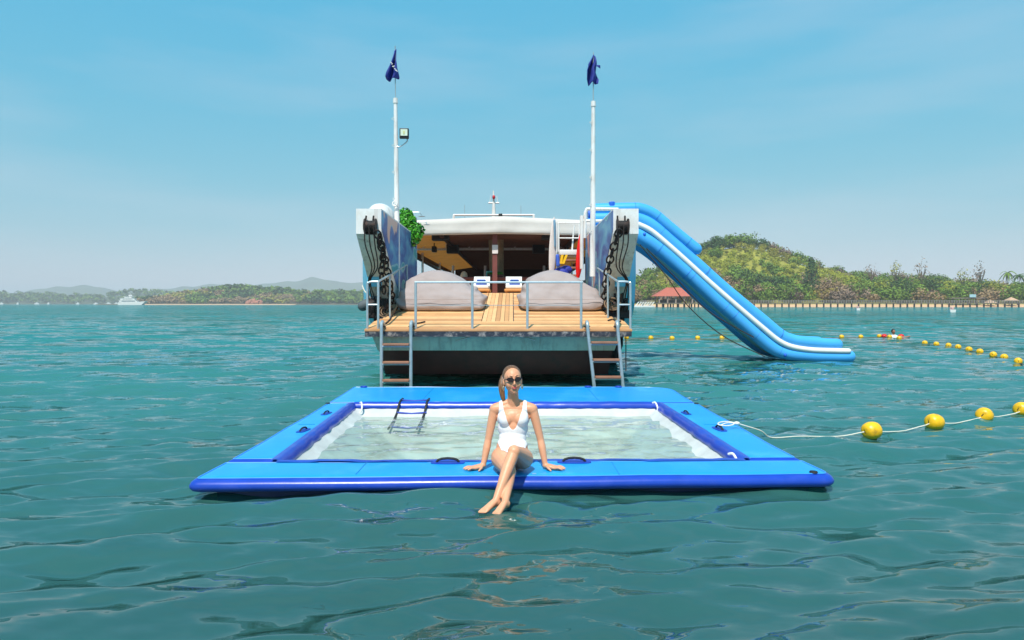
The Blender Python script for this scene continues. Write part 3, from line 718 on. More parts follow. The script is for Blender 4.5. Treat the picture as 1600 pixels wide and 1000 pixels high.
# ------------------------------------------------------------------ things on and around the boat
def chain(label, a, b, n, sway):
    t = thing('anchor_chain', label, 'chain', tuple(b), 'chains holding up the bow deck')
    a = Vector(a); b = Vector(b); proto = None
    for k in range(n):
        q = (k + .5) / n; p = a.lerp(b, q); p.x += sway * math.sin(q * math.pi); 
        d = (b - a).normalized(); side = Vector((1, 0, 0)) if k % 2 == 0 else Vector((.35, 1, 0)).normalized()
        side = (side - d * side.dot(d)).normalized(); ln = (b - a).length / n
        if p.y < 14.9 and p.z > 1.9: p.y -= .10
        MB().torus(p, ln * .42, ln * .115, d, side, n=16, m=7, sx=1.55).build('link', steel_dark, t)
    return t
chain('black anchor chain hanging down the bow wall by the leafy plant', P(590, 362, 12.85), P(613, 482, 14.3), 13, .06)
chain('black anchor chain hanging down the bow wall by the water slide', P(967, 360, 12.85), P(946, 484, 14.3), 13, -.10)
for lab, pa in (('short doubled loop of black chain hanging inside the left chain', [(594, 368), (600, 398), (597, 428), (602, 458)]), ):
    t = thing('chain_loop', lab, 'chain', tuple(P(602, 458, 13.4)))
    pts = spline([P(*p, 12.9 + .25 * i) for i, p in enumerate(pa)], 3)
    for k in range(len(pts) - 1):
        p = pts[k].lerp(pts[k + 1], .5); d = (pts[k + 1] - pts[k]).normalized(); side = Vector((1, 0, 0)) if k % 2 else Vector((.4, 1, 0)).normalized()
        side = (side - d * side.dot(d)).normalized(); MB().torus(p - Vector((0, .08, 0)), .055, .019, d, side, n=14, m=6, sx=1.7).build('link', steel_dark, t)
# swim ladders
tread = M('tread_wood', C(160, 112, 88), 0.7, var=0.2, scale=5)
def ladder(label, tl, tr, bl, br, zs):
    t = thing('swim_ladder', label, 'ladder', (bl[0], bl[1], 0), 'swim ladders on the bow deck')
    for a, b, s in ((tl, bl, -1), (tr, br, 1)):
        a = Vector(a); b = Vector(b); d = (b - a)
        MB().tube(spline([a + Vector((0, .28, .0)), a + Vector((0, .12, .10)), a + Vector((0, .0, .06)), a + d * .12, a + d * .55, b, b + d * .3], 4), 0.030, 10).build('stile', galv, t)
        MB().torus(a + Vector((0, .1, .02)), .05, .012, (1, 0, 0), (0, 1, 0), n=12, m=5).build('lashing', rope_dark, t)
    tl, tr, bl, br = map(Vector, (tl, tr, bl, br))
    for z in zs:
        q = (tl.z - z) / (tl.z - bl.z); a = tl.lerp(bl, q); b = tr.lerp(br, q)
        r = MB().tube([a, b], 0.018, 8).build('rung', galv, t)
        MB().hexa([(a.x + .03, a.y - .07, z + .02), (b.x - .03, b.y - .07, z + .02), (b.x - .03, b.y + .09, z + .02), (a.x + .03, a.y + .09, z + .02), (a.x + .03, a.y - .07, z + .05), (b.x - .03, b.y - .07, z + .05), (b.x - .03, b.y + .09, z + .05), (a.x + .03, a.y + .09, z + .05)]).build('tread', tread, r, smooth=0)
YL = 12.10
ladder('upright galvanised swim ladder with wooden treads under the left mast', P(596, 512, YL), P(642, 512, YL), P(596, 600, YL - .03), P(642, 600, YL - .03), (Z(541, YL), Z(569, YL), Z(597, YL)))
ladder('slanted galvanised swim ladder with wooden treads nearest the water slide', P(918, 512, YL), P(965, 512, YL), P(928, 600, YL - .03), P(973, 600, YL - .03), (Z(538, YL), Z(565, YL), Z(592, YL)))
# big covered bean bags
bag_m = M('grey_beige_cover', C(162, 150, 148), 0.85, var=0.06, scale=4, bump=0.55, bscale=7)
def beanbag(label, cx, Y, w, skew, seed):
    z0 = rz(Y); bm = bmesh.new(); bmesh.ops.create_cube(bm, size=2); bmesh.ops.subdivide_edges(bm, edges=bm.edges[:], cuts=27, use_grid_fill=True)
    for v in bm.verts:
        u, q, h = v.co
        n = (abs(u) ** 9 + abs(q) ** 6 + abs(h) ** 7) ** (-1 / 8.5)
        u, q, h = u * n, q * n, h * n
        hh = (h + 1) / 2
        hw = w * float(np.interp(hh, [0, .08, .30, .48, .62, 1.0], [.95, .98, .99, .90, .84, .80]))
        x = cx + u * hw + skew * hh
        top = .84 * (1 - .40 * min(1, abs(u + .12)) ** 2.0 * hh)
        y = Y + .55 + q * (.55 if hh < .4 else lerp(.55, .42, (hh - .4) / .6)) + .42 * max(0, hh - .15)
        z = z0 + .144 * (y - Y) * (1 - hh * .5) + hh * top
        side = max(0, abs(u) - .55)
        wr = .030 * mnoise.noise(Vector((x * 3 + seed, y * 3, z * 5))) + .06 * side * math.sin((z * 22 + x * 9 + seed) + 3 * mnoise.noise(Vector((x * 4, z * 4, seed))))
        wr += .012 * mnoise.noise(Vector((x * 9, y * 9, z * 14 + seed)))
        # crease between cushion and back
        wr -= .018 * math.exp(-((hh - .40) / .05) ** 2) * (abs(u) > .5)
        v.co = Vector((x + wr * .6 * (1 if u > 0 else -1) * (abs(u) > .8), y - wr * 1.0, z + wr * .5 * (hh > .1)))
    o = MB().bm(bm).build('bean_bag', bag_m, None, smooth=180)
    hem = MB(); hem.tube([(cx - w * .9, Y - .02, z0 + .27), (cx, Y - .035, z0 + .255), (cx + w * .9, Y - .02, z0 + .27)], .006, 5)
    ORG[o] = Vector((0, 0, 0)); hem.build('seam', bag_m, o)
    return props(o, label, 'bean bag', 'bean bags on the bow deck')
beanbag('big covered grey bean bag by the leafy plant, taller of the two', X(690, 14.4), 14.2, .96, -.10, 1.3)
beanbag('big covered grey bean bag by the red board, lower of the two', X(879, 14.4), 14.2, .94, -.06, 7.7)
# leafy plant over the left bow wall
leaf_hi = M('glossy_green_leaf', C(72, 150, 36), 0.4, var=0.35, scale=5)
def leaf_quads(rng, centers, radii, n, size, up=0.0, shell=True):
    """n leaf faces spread through ellipsoid lobes: returns verts, faces"""
    k = rng.randint(0, len(centers), n); c = np.array(centers)[k]; r = np.array(radii)[k]
    d = rng.normal(size=(n, 3)); d /= np.linalg.norm(d, axis=1)[:, None]
    q = rng.uniform(.55, 1.0, n) ** .6 if shell else rng.uniform(0, 1, n) ** (1 / 3)
    p = c + d * r * q[:, None]
    a = rng.normal(size=(n, 3)); a /= np.linalg.norm(a, axis=1)[:, None]
    nrm = d * .7 + a * .6 + np.array([0, 0, up]); nrm /= np.linalg.norm(nrm, axis=1)[:, None]
    t = np.cross(nrm, rng.normal(size=(n, 3))); t /= np.linalg.norm(t, axis=1)[:, None]; b = np.cross(nrm, t)
    s = size * rng.uniform(.6, 1.3, n)[:, None]
    v = np.stack([p - t * s - b * s * .2, p - b * s * .75, p + t * s + b * s * .2, p + b * s * .75], 1).reshape(-1, 3)
    return v, np.arange(4 * n).reshape(-1, 4)
rg = np.random.RandomState(3)
pc = [P(x, y, 16.9) for x, y in ((634, 335), (640, 346), (632, 352), (646, 355), (640, 364), (650, 368), (645, 374), (652, 360), (634, 342))]
v, f = leaf_quads(rg, [tuple(p) for p in pc], [(.17, .15, .19)] * 9, 1500, .05, .3)
pl = thing('leafy_plant', 'bright green leafy plant spilling over the painted bow wall', 'plant', tuple(P(640, 372, 16.9)))
o = raw_mesh('foliage', v - np.array(ORG[pl]), f, leaf_hi); o.parent = pl
st = MB()
for k in range(6): st.tube(spline([P(640 + k, 376, 17.0), P(636 + 3 * k, 360, 16.9), P(630 + 4 * k, 340, 16.9)], 3), .012, 5)
st.build('stem', M('plant_stem', C(84, 70, 40), .8), pl)
# fender at the left side
fd = thing('fender', 'dark grey rubber fender lashed to the left side of the hull', 'fender', (X(570, 14.3), 14.3, 1.55))
MB().capsule(P(567, 478, 14.3), .11, P(585, 470, 14.3), .11).build('roller', M('grey_rubber', C(84, 92, 96), .7, var=.2), fd)
MB().tube(spline([P(566, 446, 14.25), P(570, 455, 14.2), P(577, 463, 14.15), P(575, 472, 14.15)], 4), .012, 6).build('lashing', rope_white, fd)
# loose ropes on deck
for lab, pts in (('dark mooring rope lying in bends on the planks beside the left ladder', [(592, 510), (600, 508), (608, 502), (613, 494), (620, 489), (628, 487)]),
                 ('short dark rope end on the planks near the left rail post', [(645, 507), (655, 506), (664, 504)]),
                 ('thin dark rope end lying at the top of the slanted ladder', [(950, 502), (958, 500), (964, 504), (970, 503)])):
    q = []
    for px, py in pts:
        Y = (F * (H - 1.09 + .144 * 12.2)) / ((py - 474.5) + F * .144); q.append((X(px, Y), Y, rz(Y) + .018))
    MB().tube(spline(q, 4), .014, 6).build('mooring_rope', rope_dark, None, label=lab, cat='rope', group='loose ropes on the bow deck')
for lab, (px, py), s in (('coil of tan rope lying by the left winch', (604, 486), 1), ('coil of tan rope hanging by the right winch', (957, 475), -1)):
    c = P(px, py, 13.75); c.z = max(c.z, rz(13.75) + .03); mb = MB()
    for k in range(4): mb.torus(c + Vector((.03 * k, .02 * k, .015 * k)), .16 - .015 * k, .014, (1, 0, .15 * k), (0, .6, .7 - .1 * k), n=20, m=6)
    mb.build('rope_coil', rope_tan, None, label=lab, cat='rope coil', group='rope coils by the winches')
# loungers with towels
lw = M('teak_lounger', C(214, 150, 84), .5, var=.12); lcush = M('white_cushion', (.8, .79, .76), .8, var=.04); towel = M('blue_towel', C(34, 84, 176), .9, var=.2, scale=20, bump=.4, bscale=60)
def lounger(side, xa, xb, ya):
    Y = 17.6; z0 = 1.80
    t = thing('deck_lounger', f'low teak lounger with white cushion behind the {side} bean bag', 'lounger', (X((xa + xb) / 2, Y), Y, z0), 'teak loungers behind the deck')
    x0, x1 = X(xa, Y), X(xb, Y)
    MB().bbox(x0 - .03, x1 + .03, 17.35, 18.6, 1.86, 1.93, .02).build('frame', lw, t)
    for xx in (x0, x1 - .05):
        for yy in (17.40, 18.5): MB().box(xx, xx + .05, yy, yy + .05, 1.72, 1.86).build('leg', lw, t, smooth=0)
    MB().bbox(x0, x1, 17.38, 18.4, 1.935, 2.03, .03).build('cushion', lcush, t)
    MB().hexa([(x0, 18.1, 1.98), (x1, 18.1, 1.98), (x1, 18.22, 1.98), (x0, 18.22, 1.98), (x0, 18.45, 2.28), (x1, 18.45, 2.28), (x1, 18.56, 2.26), (x0, 18.56, 2.26)]).build('backrest', lcush, t, smooth=0)
    c = Vector(((x0 + x1) / 2 + .02, 17.62, 2.03)); mb = MB()
    for k in range(3): mb.bbox(c.x - .14 + .01 * k, c.x + .14 - .015 * k, c.y - .09, c.y + .10, c.z + .048 * k + .002, c.z + .048 * (k + 1), .018)
    mb.build('towel', towel, None, label=f'folded blue towel on the lounger behind the {side} bean bag', cat='towel', group='folded blue towels')
lounger('left', 738, 764, 446); lounger('right', 790, 816, 446)
# table and planter inside
tb = thing('bar_table', 'long dark red bar table under the canopy behind the loungers', 'table', (X(772, 20), 20.0, 1.8))
MB().bbox(X(722, 20), X(845, 20), 19.7, 20.3, 2.24, 2.32, .01).build('table_top', red_wood, tb)
for px in (735, 772, 800, 835): MB().box(X(px, 20) - .05, X(px, 20) + .05, 19.95, 20.05, 1.8, 2.24).build('leg', red_wood, tb, smooth=0)
MB().bbox(X(728, 20), X(840, 20), 19.98, 20.02, 1.86, 2.2, .005).build('apron', dark_wood, tb)
pt = thing('planter', 'low planter of green grass on the bar table by the centre post', 'planter', (X(775, 19.85), 19.85, 2.32))
MB().bbox(X(762, 19.9), X(786, 19.9), 19.76, 19.94, 2.322, 2.40, .01).build('box', dark_wood, pt)
v, f = leaf_quads(rg, [(X(765 + 3 * k, 19.85), 19.85, 2.42) for k in range(7)], [(.08, .08, .06)] * 7, 260, .035, .8)
o = raw_mesh('foliage', v - np.array(ORG[pt]), f, leaf_hi); o.parent = pt
for k, (px, lab, colr) in enumerate(((719, 'small cream lamp standing at the left end of the bar table', C(214, 190, 160)), (762, 'small teal tub on the bar table left of the centre post', C(96, 176, 178)))):
    c = (X(px + 6, 20), 20.0, 2.322); MB().tube([c, (c[0], 20, 2.36), (c[0], 20, 2.44), (c[0], 20, 2.50)], [.10, .11, .09, .03] if k == 0 else [.16, .17, .17, .16], 14).build(('table_lamp', 'tub')[k], M(f'table_item_{k}', colr, .5), None, label=lab, cat=('lamp', 'tub')[k])
nt_ = MB().box(X(769, 19.2), X(778, 19.2), 19.225, 19.245, Z(396, 19.2), Z(382.5, 19.2)).build('paper_notice', M('notice_paper', C(226, 216, 212), .7, var=.08, scale=30), None, smooth=0, label='white paper notice fixed to the reddish centre post', cat='notice')
# loudspeakers hanging under the canopy
def hang(name, lab, cat, px0, px1, py0, py1, Y, top):
    t = thing(name, lab, cat, (X((px0 + px1) / 2, Y), Y, Z(py1, Y)), 'black boxes hanging under the canopy')
    x0, x1 = X(px0, Y), X(px1, Y); MB().bbox(x0, x1, Y - .12, Y + .18, Z(py1, Y), Z(py0, Y), .02).build('case', black_plastic, t)
    MB().tube([((x0 + x1) / 2, Y, Z(py0, Y)), ((x0 + x1) / 2, Y, top)], .02, 6).build('hanger', black_plastic, t)
    MB().box(x0 + .04, x1 - .04, Y - .126, Y - .119, Z(py1, Y) + .03, Z(py0, Y) - .03).build('grille', M('speaker_grille', (.016, .016, .018), .8), t, smooth=0)
hang('projector_box', 'wide black box hanging under the canopy edge, nearest the plant', 'box', 675, 702, 366, 376, 19.6, 3.75)
hang('loudspeaker', 'large black loudspeaker below the white pipe, left of the centre post', 'loudspeaker', 698, 717, 382, 396, 22.4, 3.75)
hang('loudspeaker', 'small black loudspeaker in front of the ochre ceiling', 'loudspeaker', 675, 682, 385, 394, 22.4, 3.70)
hang('loudspeaker', 'black loudspeaker under the canopy beside the surfboard, right of the centre post', 'loudspeaker', 832, 851, 382, 396, 22.4, 3.75)
hang('projector_box', 'wide black box hanging under the canopy edge beside the surfboard', 'box', 846, 862, 366, 375, 19.6, 3.75)
# surfboard, red board, bundle
def board(name, lab, cat, a, b, w, th, mat, back=None, tail=None):
    a = Vector(a); b = Vector(b); d = (b - a); L_ = d.length; d.normalize(); side = Vector((1, .35, 0)); side = (side - d * side.dot(d)).normalized(); nn = d.cross(side); mb = MB(); n = 24; m = 14
    t = thing(name, lab, cat, tuple(a))
    for i in range(n + 1):
        q = i / n; ww = w * (math.sin(math.pi * min(1, .06 + q * .94)) ** .55); 
        for k in range(m):
            an = 2 * math.pi * k / m; mb.v.append(tuple(a + d * L_ * q + side * ww * math.cos(an) + nn * th * math.sin(an) * min(1, ww / w + .1)))
    for i in range(n):
        for k in range(m): mb.f.append((i * m + k, i * m + (k + 1) % m, (i + 1) * m + (k + 1) % m, (i + 1) * m + k))
    mb.f += [tuple(range(m)), tuple(range(n * m, n * m + m))]
    mb.build('deck', mat, t)
    fa = a + d * .12; MB().prism([(0, 0), (.03, .16), (.14, .02)], 1, -.006, .006)
    f_ = MB(); f_.add([fa, fa + d * .16, fa + d * .05 + Vector((0, .13, 0)), fa + side * .012, fa + d * .16 + side * .012, fa + d * .05 + Vector((.01, .13, 0))], [(0, 1, 2), (5, 4, 3), (0, 3, 4, 1), (1, 4, 5, 2), (2, 5, 3, 0)])
    f_.build('fin', mat, t, smooth=0)
    return t
sb = board('surfboard', 'tall white surfboard with blue nose standing beside the canopy', 'surfboard', P(861.5, 437, 17.4), P(866, 338, 17.4), .10, .03, M('surfboard_white', C(224, 212, 206), .3, var=.08))
MB().capsule(P(866.2, 345, 17.36), .030, P(867, 385, 17.36), .020).build('stripe', M('board_blue_grey', C(112, 150, 176), .3, var=.2), sb)
board('rescue_board', 'bright red rescue board leaning beside the painted bow wall', 'board', P(903, 434, 17.3), P(909.5, 358, 17.3), .10, .05, M('bright_red_plastic', C(232, 18, 10), .4, var=.06))
board('white_board', 'slim white board leaning behind the red rescue board', 'board', P(905, 430, 17.5), P(912, 341, 17.5), .06, .03, white_paint)
bb = thing('snorkel_bag', 'royal blue gear bag heaped below the stairs by the surfboard', 'bag', (X(880, 17.2), 17.2, 1.8))
mb = MB(); mb.ell((X(878, 17.2), 17.3, 2.28), (.20, .2, .20), n=18, m=12, e=.8); mb.ell((X(885, 17.2), 17.3, 2.40), (.16, .15, .12)); mb.ell((X(875, 17.2), 17.3, 2.0), (.22, .2, .22)); mb.build('bag_body', M('navy_bag', C(34, 48, 150), .7, var=.25, bump=.5, bscale=12), bb)
MB().capsule(P(871, 400, 17.1), .045, P(872, 414, 17.1), .05).build('rolled_mat', M('mid_blue_mat', C(60, 96, 200), .6), bb)
fn = thing('swim_fins', 'yellow swim fins stuck upright in the blue gear bag', 'fins', tuple(P(879, 412, 17.1)))
for dx in (0, 4):
    a, b = P(876 + dx, 412, 17.08), P(880 + dx, 398, 17.08)
    MB().hexa([a + Vector((-.03, 0, 0)), a + Vector((.03, 0, 0)), a + Vector((.03, .03, 0)), a + Vector((-.03, .03, 0)), b + Vector((-.05, 0, 0)), b + Vector((.05, 0, 0)), b + Vector((.05, .015, 0)), b + Vector((-.05, .015, 0))]).build('fin_blade', M('yellow_fin', C(246, 190, 20), .4), fn, smooth=0)
# boarding stairs to the slide
sr = thing('boarding_stairs', 'white steel stairs with brown steps leading up to the slide', 'stairs', (X(888, 17.9), 17.9, 1.8))
Y = 17.9
for px, y0, y1 in ((873, 348, 445), (905, 350, 398), (870, 350, 445), (902, 395, 445)): MB().tube([P(px, y0, Y), P(px, y1, Y)], .022, 8).build('post', white_paint, sr)
for y in (348, 372): MB().tube([P(872, y, Y), P(906, y, Y)], .018, 8).build('rail', white_paint, sr)
MB().tube([P(897, 352, Y + .3), P(894, 390, Y + .3)], .022, 8).build('brace', white_paint, sr)
MB().bbox(X(872, Y), X(912, Y), Y, Y + 1.0, Z(398, Y), Z(390, Y), .01).build('landing', white_paint, sr)
for y in (406, 418, 430): MB().bbox(X(876, Y), X(903, Y), Y + .05, Y + .35, Z(y + 1.5, Y), Z(y - 1.5, Y), .005).build('tread', tread, sr)

# ------------------------------------------------------------------ inflatable slide
sl_blue = M('slide_blue', C(72, 170, 240), 0.30, var=0.05, scale=2, bump=0.05, bscale=5)
sl_deep = M('slide_deep_blue', C(30, 96, 205), 0.32, var=0.08)
YS = 18.35
slide = thing('inflatable_slide', 'tall blue inflatable water slide with white stripe running from boat to water', 'slide', (X(1270, YS), YS, 0))
base = [(926, 363), (985, 364), (1006, 373), (1030, 389), (1060, 414), (1088, 439), (1118, 467), (1147, 492), (1175, 517), (1200, 538), (1217, 548.5), (1236, 553.5), (1266, 556), (1300, 557), (1326, 557)]
railp = [(926, 342), (985, 341.5), (1000, 343), (1020, 353), (1048, 377), (1088, 412), (1118, 439), (1146, 463), (1190, 499), (1219, 523), (1234, 530), (1250, 533.5), (1280, 536.5), (1308, 538)]
third = [(926, 327), (985, 325.5), (1002, 326.5), (1022, 335), (1045, 354), (1070, 374.5), (1088, 389)]
white = [(995, 351), (1016, 361.5), (1045, 385.6), (1074, 411.5), (1103, 438), (1132, 463.5), (1161, 488.5), (1190, 513), (1213, 531.5), (1233, 541), (1262, 546), (1295, 547.5), (1322, 548)]
def sweep(pts, Y, r, mat, name, par, cone=True, n=18):
    q = spline([P(x, y, YS) for x, y in pts], 4); q = [Vector((p.x, Y, p.z)) for p in q]; m = len(q); rs = [r if isinstance(r, float) else lerp(r[0], r[1], i / (m - 1)) for i in range(m)]
    d = (q[-1] - q[-2]).normalized()
    for t in (.45, .75, .93, .995): q.append(q[m - 1] + d * rs[m - 1] * t); rs.append(rs[m - 1] * math.sqrt(1 - t * t))
    return MB().tube(q, rs, n).build(name, mat, par, smooth=60)
WID = 1.15
for k, Y in enumerate((YS, YS + WID)):
    b_ = sweep(base, Y, (.205, .170), sl_blue, 'base_tube', slide)
    sweep(railp, Y + .02, (.185, .150), sl_blue, 'side_tube', slide)
    sweep(third, Y + .02, .155, sl_deep if k else sl_blue, 'upper_tube', slide)
    sweep(white, Y - .12 if k == 0 else Y + .12, .075, white_pvc, 'white_stripe', b_, n=10)
q0 = spline([P(x, y, YS) for x, y in base], 4); fl_ = MB()
for p in q0: fl_.v += [(p.x, YS + .1, p.z + .05), (p.x, YS + WID - .1, p.z + .05), (p.x, YS + WID - .1, p.z - .10), (p.x, YS + .1, p.z - .10)]
for i in range(len(q0) - 1):
    for k in range(4): fl_.f.append((i * 4 + k, i * 4 + (k + 1) % 4, i * 4 + 4 + (k + 1) % 4, i * 4 + 4 + k))
fl_.f += [(0, 1, 2, 3), tuple(4 * (len(q0) - 1) + k for k in range(4))]
fl_.build('slide_bed', M('slide_bed', C(190, 214, 208), .4), slide, smooth=40)
MB().bbox(X(951, YS), X(960, YS), YS - .12, YS + .1, Z(330, YS), Z(315.5, YS), .03).build('lifting_lug', sl_deep, slide)
# seam lines across the tubes
for path, idx_, r in ((railp, 5.5, .170), (railp, 9, .158), (base, 7, .188), (base, 4.5, .196)):
    i = int(idx_); a, b = path[i], path[min(i + 1, len(path) - 1)]; p = P(lerp(a[0], b[0], idx_ - i), lerp(a[1], b[1], idx_ - i), YS)
    d = (P(*b, YS) - P(*a, YS)).normalized(); up = Vector((-d.z, 0, d.x)); MB().torus(p, r + .002, .006, up, (0, 1, 0), n=24, m=5).build('weld_seam', sl_deep, slide)
for px, py in ((1227, 555), (1007, 366)):
    p = P(px, py, YS - .19); MB().ell(p, (.04, .03, .05)).build('valve', sl_deep, slide)
for lab, pts in (('dark stay line under the slide running to the water, nearer one', [(1000, 382), (1040, 430), (1075, 478), (1130, 525), (1195, 557)]), ('dark stay line under the slide, upper one', [(1010, 388), (1050, 428), (1102, 482), (1150, 512), (1178, 527)])):
    MB().tube(spline([P(x, y, YS - .25) for x, y in pts], 5), .014, 5).build('stay_line', rope_dark, None, label=lab, cat='rope', group='slide stay lines')

for path, r, every in ((railp, .172, 9), (base, .200, 7), (third, .157, 8)):
    q = spline([P(x, y, YS) for x, y in path], 4)
    for i in range(5, len(q) - 3, every):
        d = (q[i + 1] - q[i - 1]).normalized(); up = Vector((-d.z, 0, d.x)); rr_ = r * lerp(1.07, .80, i / len(q)) if path is not third else r
        MB().torus((q[i].x, YS + (.02 if path is not base else 0), q[i].z), rr_ + .001, .0045, up, (0, 1, 0), n=28, m=5).build('weld_seam', sl_deep, slide)

# ------------------------------------------------------------------ float lines
yel = M('yellow_float', C(250, 190, 18), 0.38, var=0.10, scale=9, bump=0.15, bscale=30, dirt=(*C(150, 112, 36), 0.7), dscale=9)
dark_hole = M('float_hole', C(60, 36, 14), .8)
def float_mesh():
    mb = MB(); n, m = 18, 12
    prof = [(-.095, .022), (-.100, .035), (-.092, .065), (-.070, .088), (-.035, .100), (0, .104), (.035, .100), (.070, .088), (.092, .065), (.100, .035), (.095, .022)]
    mb.tube([(x, 0, 0) for x, r in prof], [r for x, r in prof], n); return mb
proto = None
def buoy(lab, px, py, Y, rot, group, s=1.0):
    global proto
    if proto is None:
        proto = float_mesh().build('float_buoy', yel, None, smooth=50); ORG[proto] = Vector((0, 0, 0))
        for x in (-.0965, .0965): MB().tube([(x - .001, 0, 0), (x + .001, 0, 0)], .021, 10).build('eyelet', dark_hole, proto)
        o = proto
    else:
        o = copy_tree(proto)
    o.location = (X(px, Y), Y, .052 * s); o.rotation_euler = (px * 1.7 % 6.28, 0.12 * math.sin(px * 1.3), rot + .25 * math.sin(px * .7)); o.scale = (s, s, s)
    props(o, lab, 'buoy', group); return o
near = [(1362, 680), (1460, 666), (1538, 655), (1597, 645.5)]
labs = ['yellow float nearest the pool on the near float line', 'second yellow float out from the pool on the near float line', 'third yellow float out from the pool on the near float line', 'yellow float at the right picture edge on the near float line']
npts = []
for (px, py), lab in zip(near, labs):
    Y = F * H / (py - 474.5); buoy(lab, px, py, Y, .55, 'floats on the near line', 1.02); npts.append(Vector((X(px, Y), Y, .05)))
far = [(979, 529.5), (1017, 530), (1050, 530.5), (1090, 530), (1128, 530), (1172, 531.5), (1315, 528), (1345, 528), (1374, 527)]
fpts = []
for k, (px, py) in enumerate(far):
    Y = F * H / (py - 474.5); buoy(f'small yellow float, {ORD[k]} from the boat on the far float line', px, py, Y, .1 * (k % 3), 'floats on the far line', 1.0 if k < 6 else .95); fpts.append(Vector((X(px, Y), Y, .01)))
cor = [(1390, 528), (1405, 530)]
for k, (px, py) in enumerate(cor):
    Y = F * H / (py - 474.5); buoy(('yellow float touching the swimmer on the red float side', 'yellow float in front of the swimmer in the white top')[k], px, py, Y, .4, 'floats on the far line', .95); fpts.append(Vector((X(px, Y), Y, .01)))
sidel = [(1445, 538), (1463, 540), (1482, 542), (1497, 544.5), (1514, 548.5), (1531, 552), (1552, 557), (1569, 561), (1591, 567.5)]
spts = []
for k, (px, py) in enumerate(sidel):
    Y = F * H / (py - 474.5); buoy(f'small yellow float, {ORD[k]} after the swimmer on the line curving nearer', px, py, Y, .7 + .1 * (k % 4), 'floats on the curving line', .95); spts.append(Vector((X(px, Y), Y, .01)))
spts.append(Vector((X(1640, 15.2), 15.2, .01)))
def sag_rope(pts, s):
    out = []
    for a, b in zip(pts[:-1], pts[1:]):
        for k in range(8): t = k / 8; p = a.lerp(b, t); p.z -= s * 4 * t * (1 - t); p.x += .03 * math.sin(t * 9 + a.x); out.append(p)
    out.append(pts[-1]); return out
hp = Vector((X(1124, 7.6), 7.6, TOPZ + .04)); rim = Vector((2.66, 7.9, TOPZ + .01))
tow = spline([hp, hp + Vector((.10, .04, .025)), hp + Vector((.22, .05, .015)), rim + Vector((-.04, -.25, .02)), rim + Vector((.14, -.22, -.04)), Vector((2.95, 7.75, .03)), Vector((3.3, 7.85, .025)), Vector((3.8, 7.95, .005)), npts[0] + Vector((-.12, -.06, 0))], 6)
MB().tube(tow, .0068, 6).build('tow_rope', rope_white, None, label='white rope tied from the right pool handle out to the float line', cat='rope')
kn = MB(); kn.torus(hp + Vector((.08, .02, .02)), .06, .008, (1, .3, 0), (0, 1, .2), n=18, m=6, sx=1.7); kn.ell(hp + Vector((.21, .05, .02)), (.035, .03, .02))
kn.build('rope_knot', rope_white, None, label='white rope eye looped through the right pool handle', cat='knot')
MB().tube(sag_rope(npts + [Vector((X(1660, 10.6), 10.6, .05))], .050), .0068, 6).build('float_line', rope_white, None, label='white rope threading the large near floats', cat='rope', group='float lines')
MB().tube(sag_rope(fpts, -.005), .010, 5).build('float_line', rope_tan, None, label='thin rope threading the small floats behind the slide', cat='rope', group='float lines')
MB().tube(sag_rope(spts, -.005), .010, 5).build('float_line', rope_tan, None, label='thin rope threading the floats that curve nearer at right', cat='rope', group='float lines')

# ------------------------------------------------------------------ swimmer among red floats
YW = F * H / (527.5 - 474.5)
skin_far = M('swimmer_skin', C(150, 100, 78), .5); hair_dk = M('black_hair', (.010, .009, .010), .5)
def organic(mb, name, mat, parent, voxel, smooth_it, **kw):
    """join overlapping volumes into one continuous surface"""
    o = mb.build('tmp_src', mat, parent, smooth=0)
    r = o.modifiers.new('r', 'REMESH'); r.mode = 'VOXEL'; r.voxel_size = voxel
    if smooth_it: s_ = o.modifiers.new('s', 'SMOOTH'); s_.factor = .5; s_.iterations = smooth_it
    dg = bpy.context.evaluated_depsgraph_get(); dg.update(); me = bpy.data.meshes.new_from_object(o.evaluated_get(dg)); me.name = name
    me.shade_smooth(); n = bpy.data.objects.new(name, me); COL.objects.link(n)
    n.parent = parent
    if parent is not None: ORG[n] = ORG.get(parent, Vector((0, 0, 0)))
    old = o.data; bpy.data.objects.remove(o); bpy.data.meshes.remove(old)
    if not me.materials: me.materials.append(mat)
    return props(n, **kw)
c = Vector((X(1396, YW), YW, 0)); sw = thing('person', 'swimmer with dark hair in a white top holding on between red floats', 'person', tuple(c))
mb = MB(); mb.ell(c + Vector((0, 0, .27)), (.075, .09, .11)); mb.capsule(c + Vector((0, 0, .05)), .05, c + Vector((0, 0, .2)), .045); mb.ell(c + Vector((.02, .02, -.08)), (.2, .12, .22))
mb.capsule(c + Vector((.2, 0, .04)), .05, c + Vector((.42, -.15, .02)), .04); mb.capsule(c + Vector((.42, -.15, .02)), .04, c + Vector((.62, -.2, .06)), .032); mb.capsule(c + Vector((-.2, 0, .04)), .05, c + Vector((-.4, -.12, .04)), .036)
mb.capsule(c + Vector((-.05, 0, .24)) + Vector((.05, -.09, 0)), .014, c + Vector((0, -.095, .26)), .012)
organic(mb, 'body', skin_far, sw, .014, 3)
MB().ell(c + Vector((0, .02, .30)), (.083, .092, .10)).build('hair', hair_dk, sw)
MB().ell(c + Vector((.02, .01, -.03)), (.225, .14, .17), n=24, m=14).build('swim_top', M('white_shirt', (.8, .8, .8), .7, bump=.4, bscale=20), sw)
red = M('red_float', C(214, 30, 26), .4, var=.1)
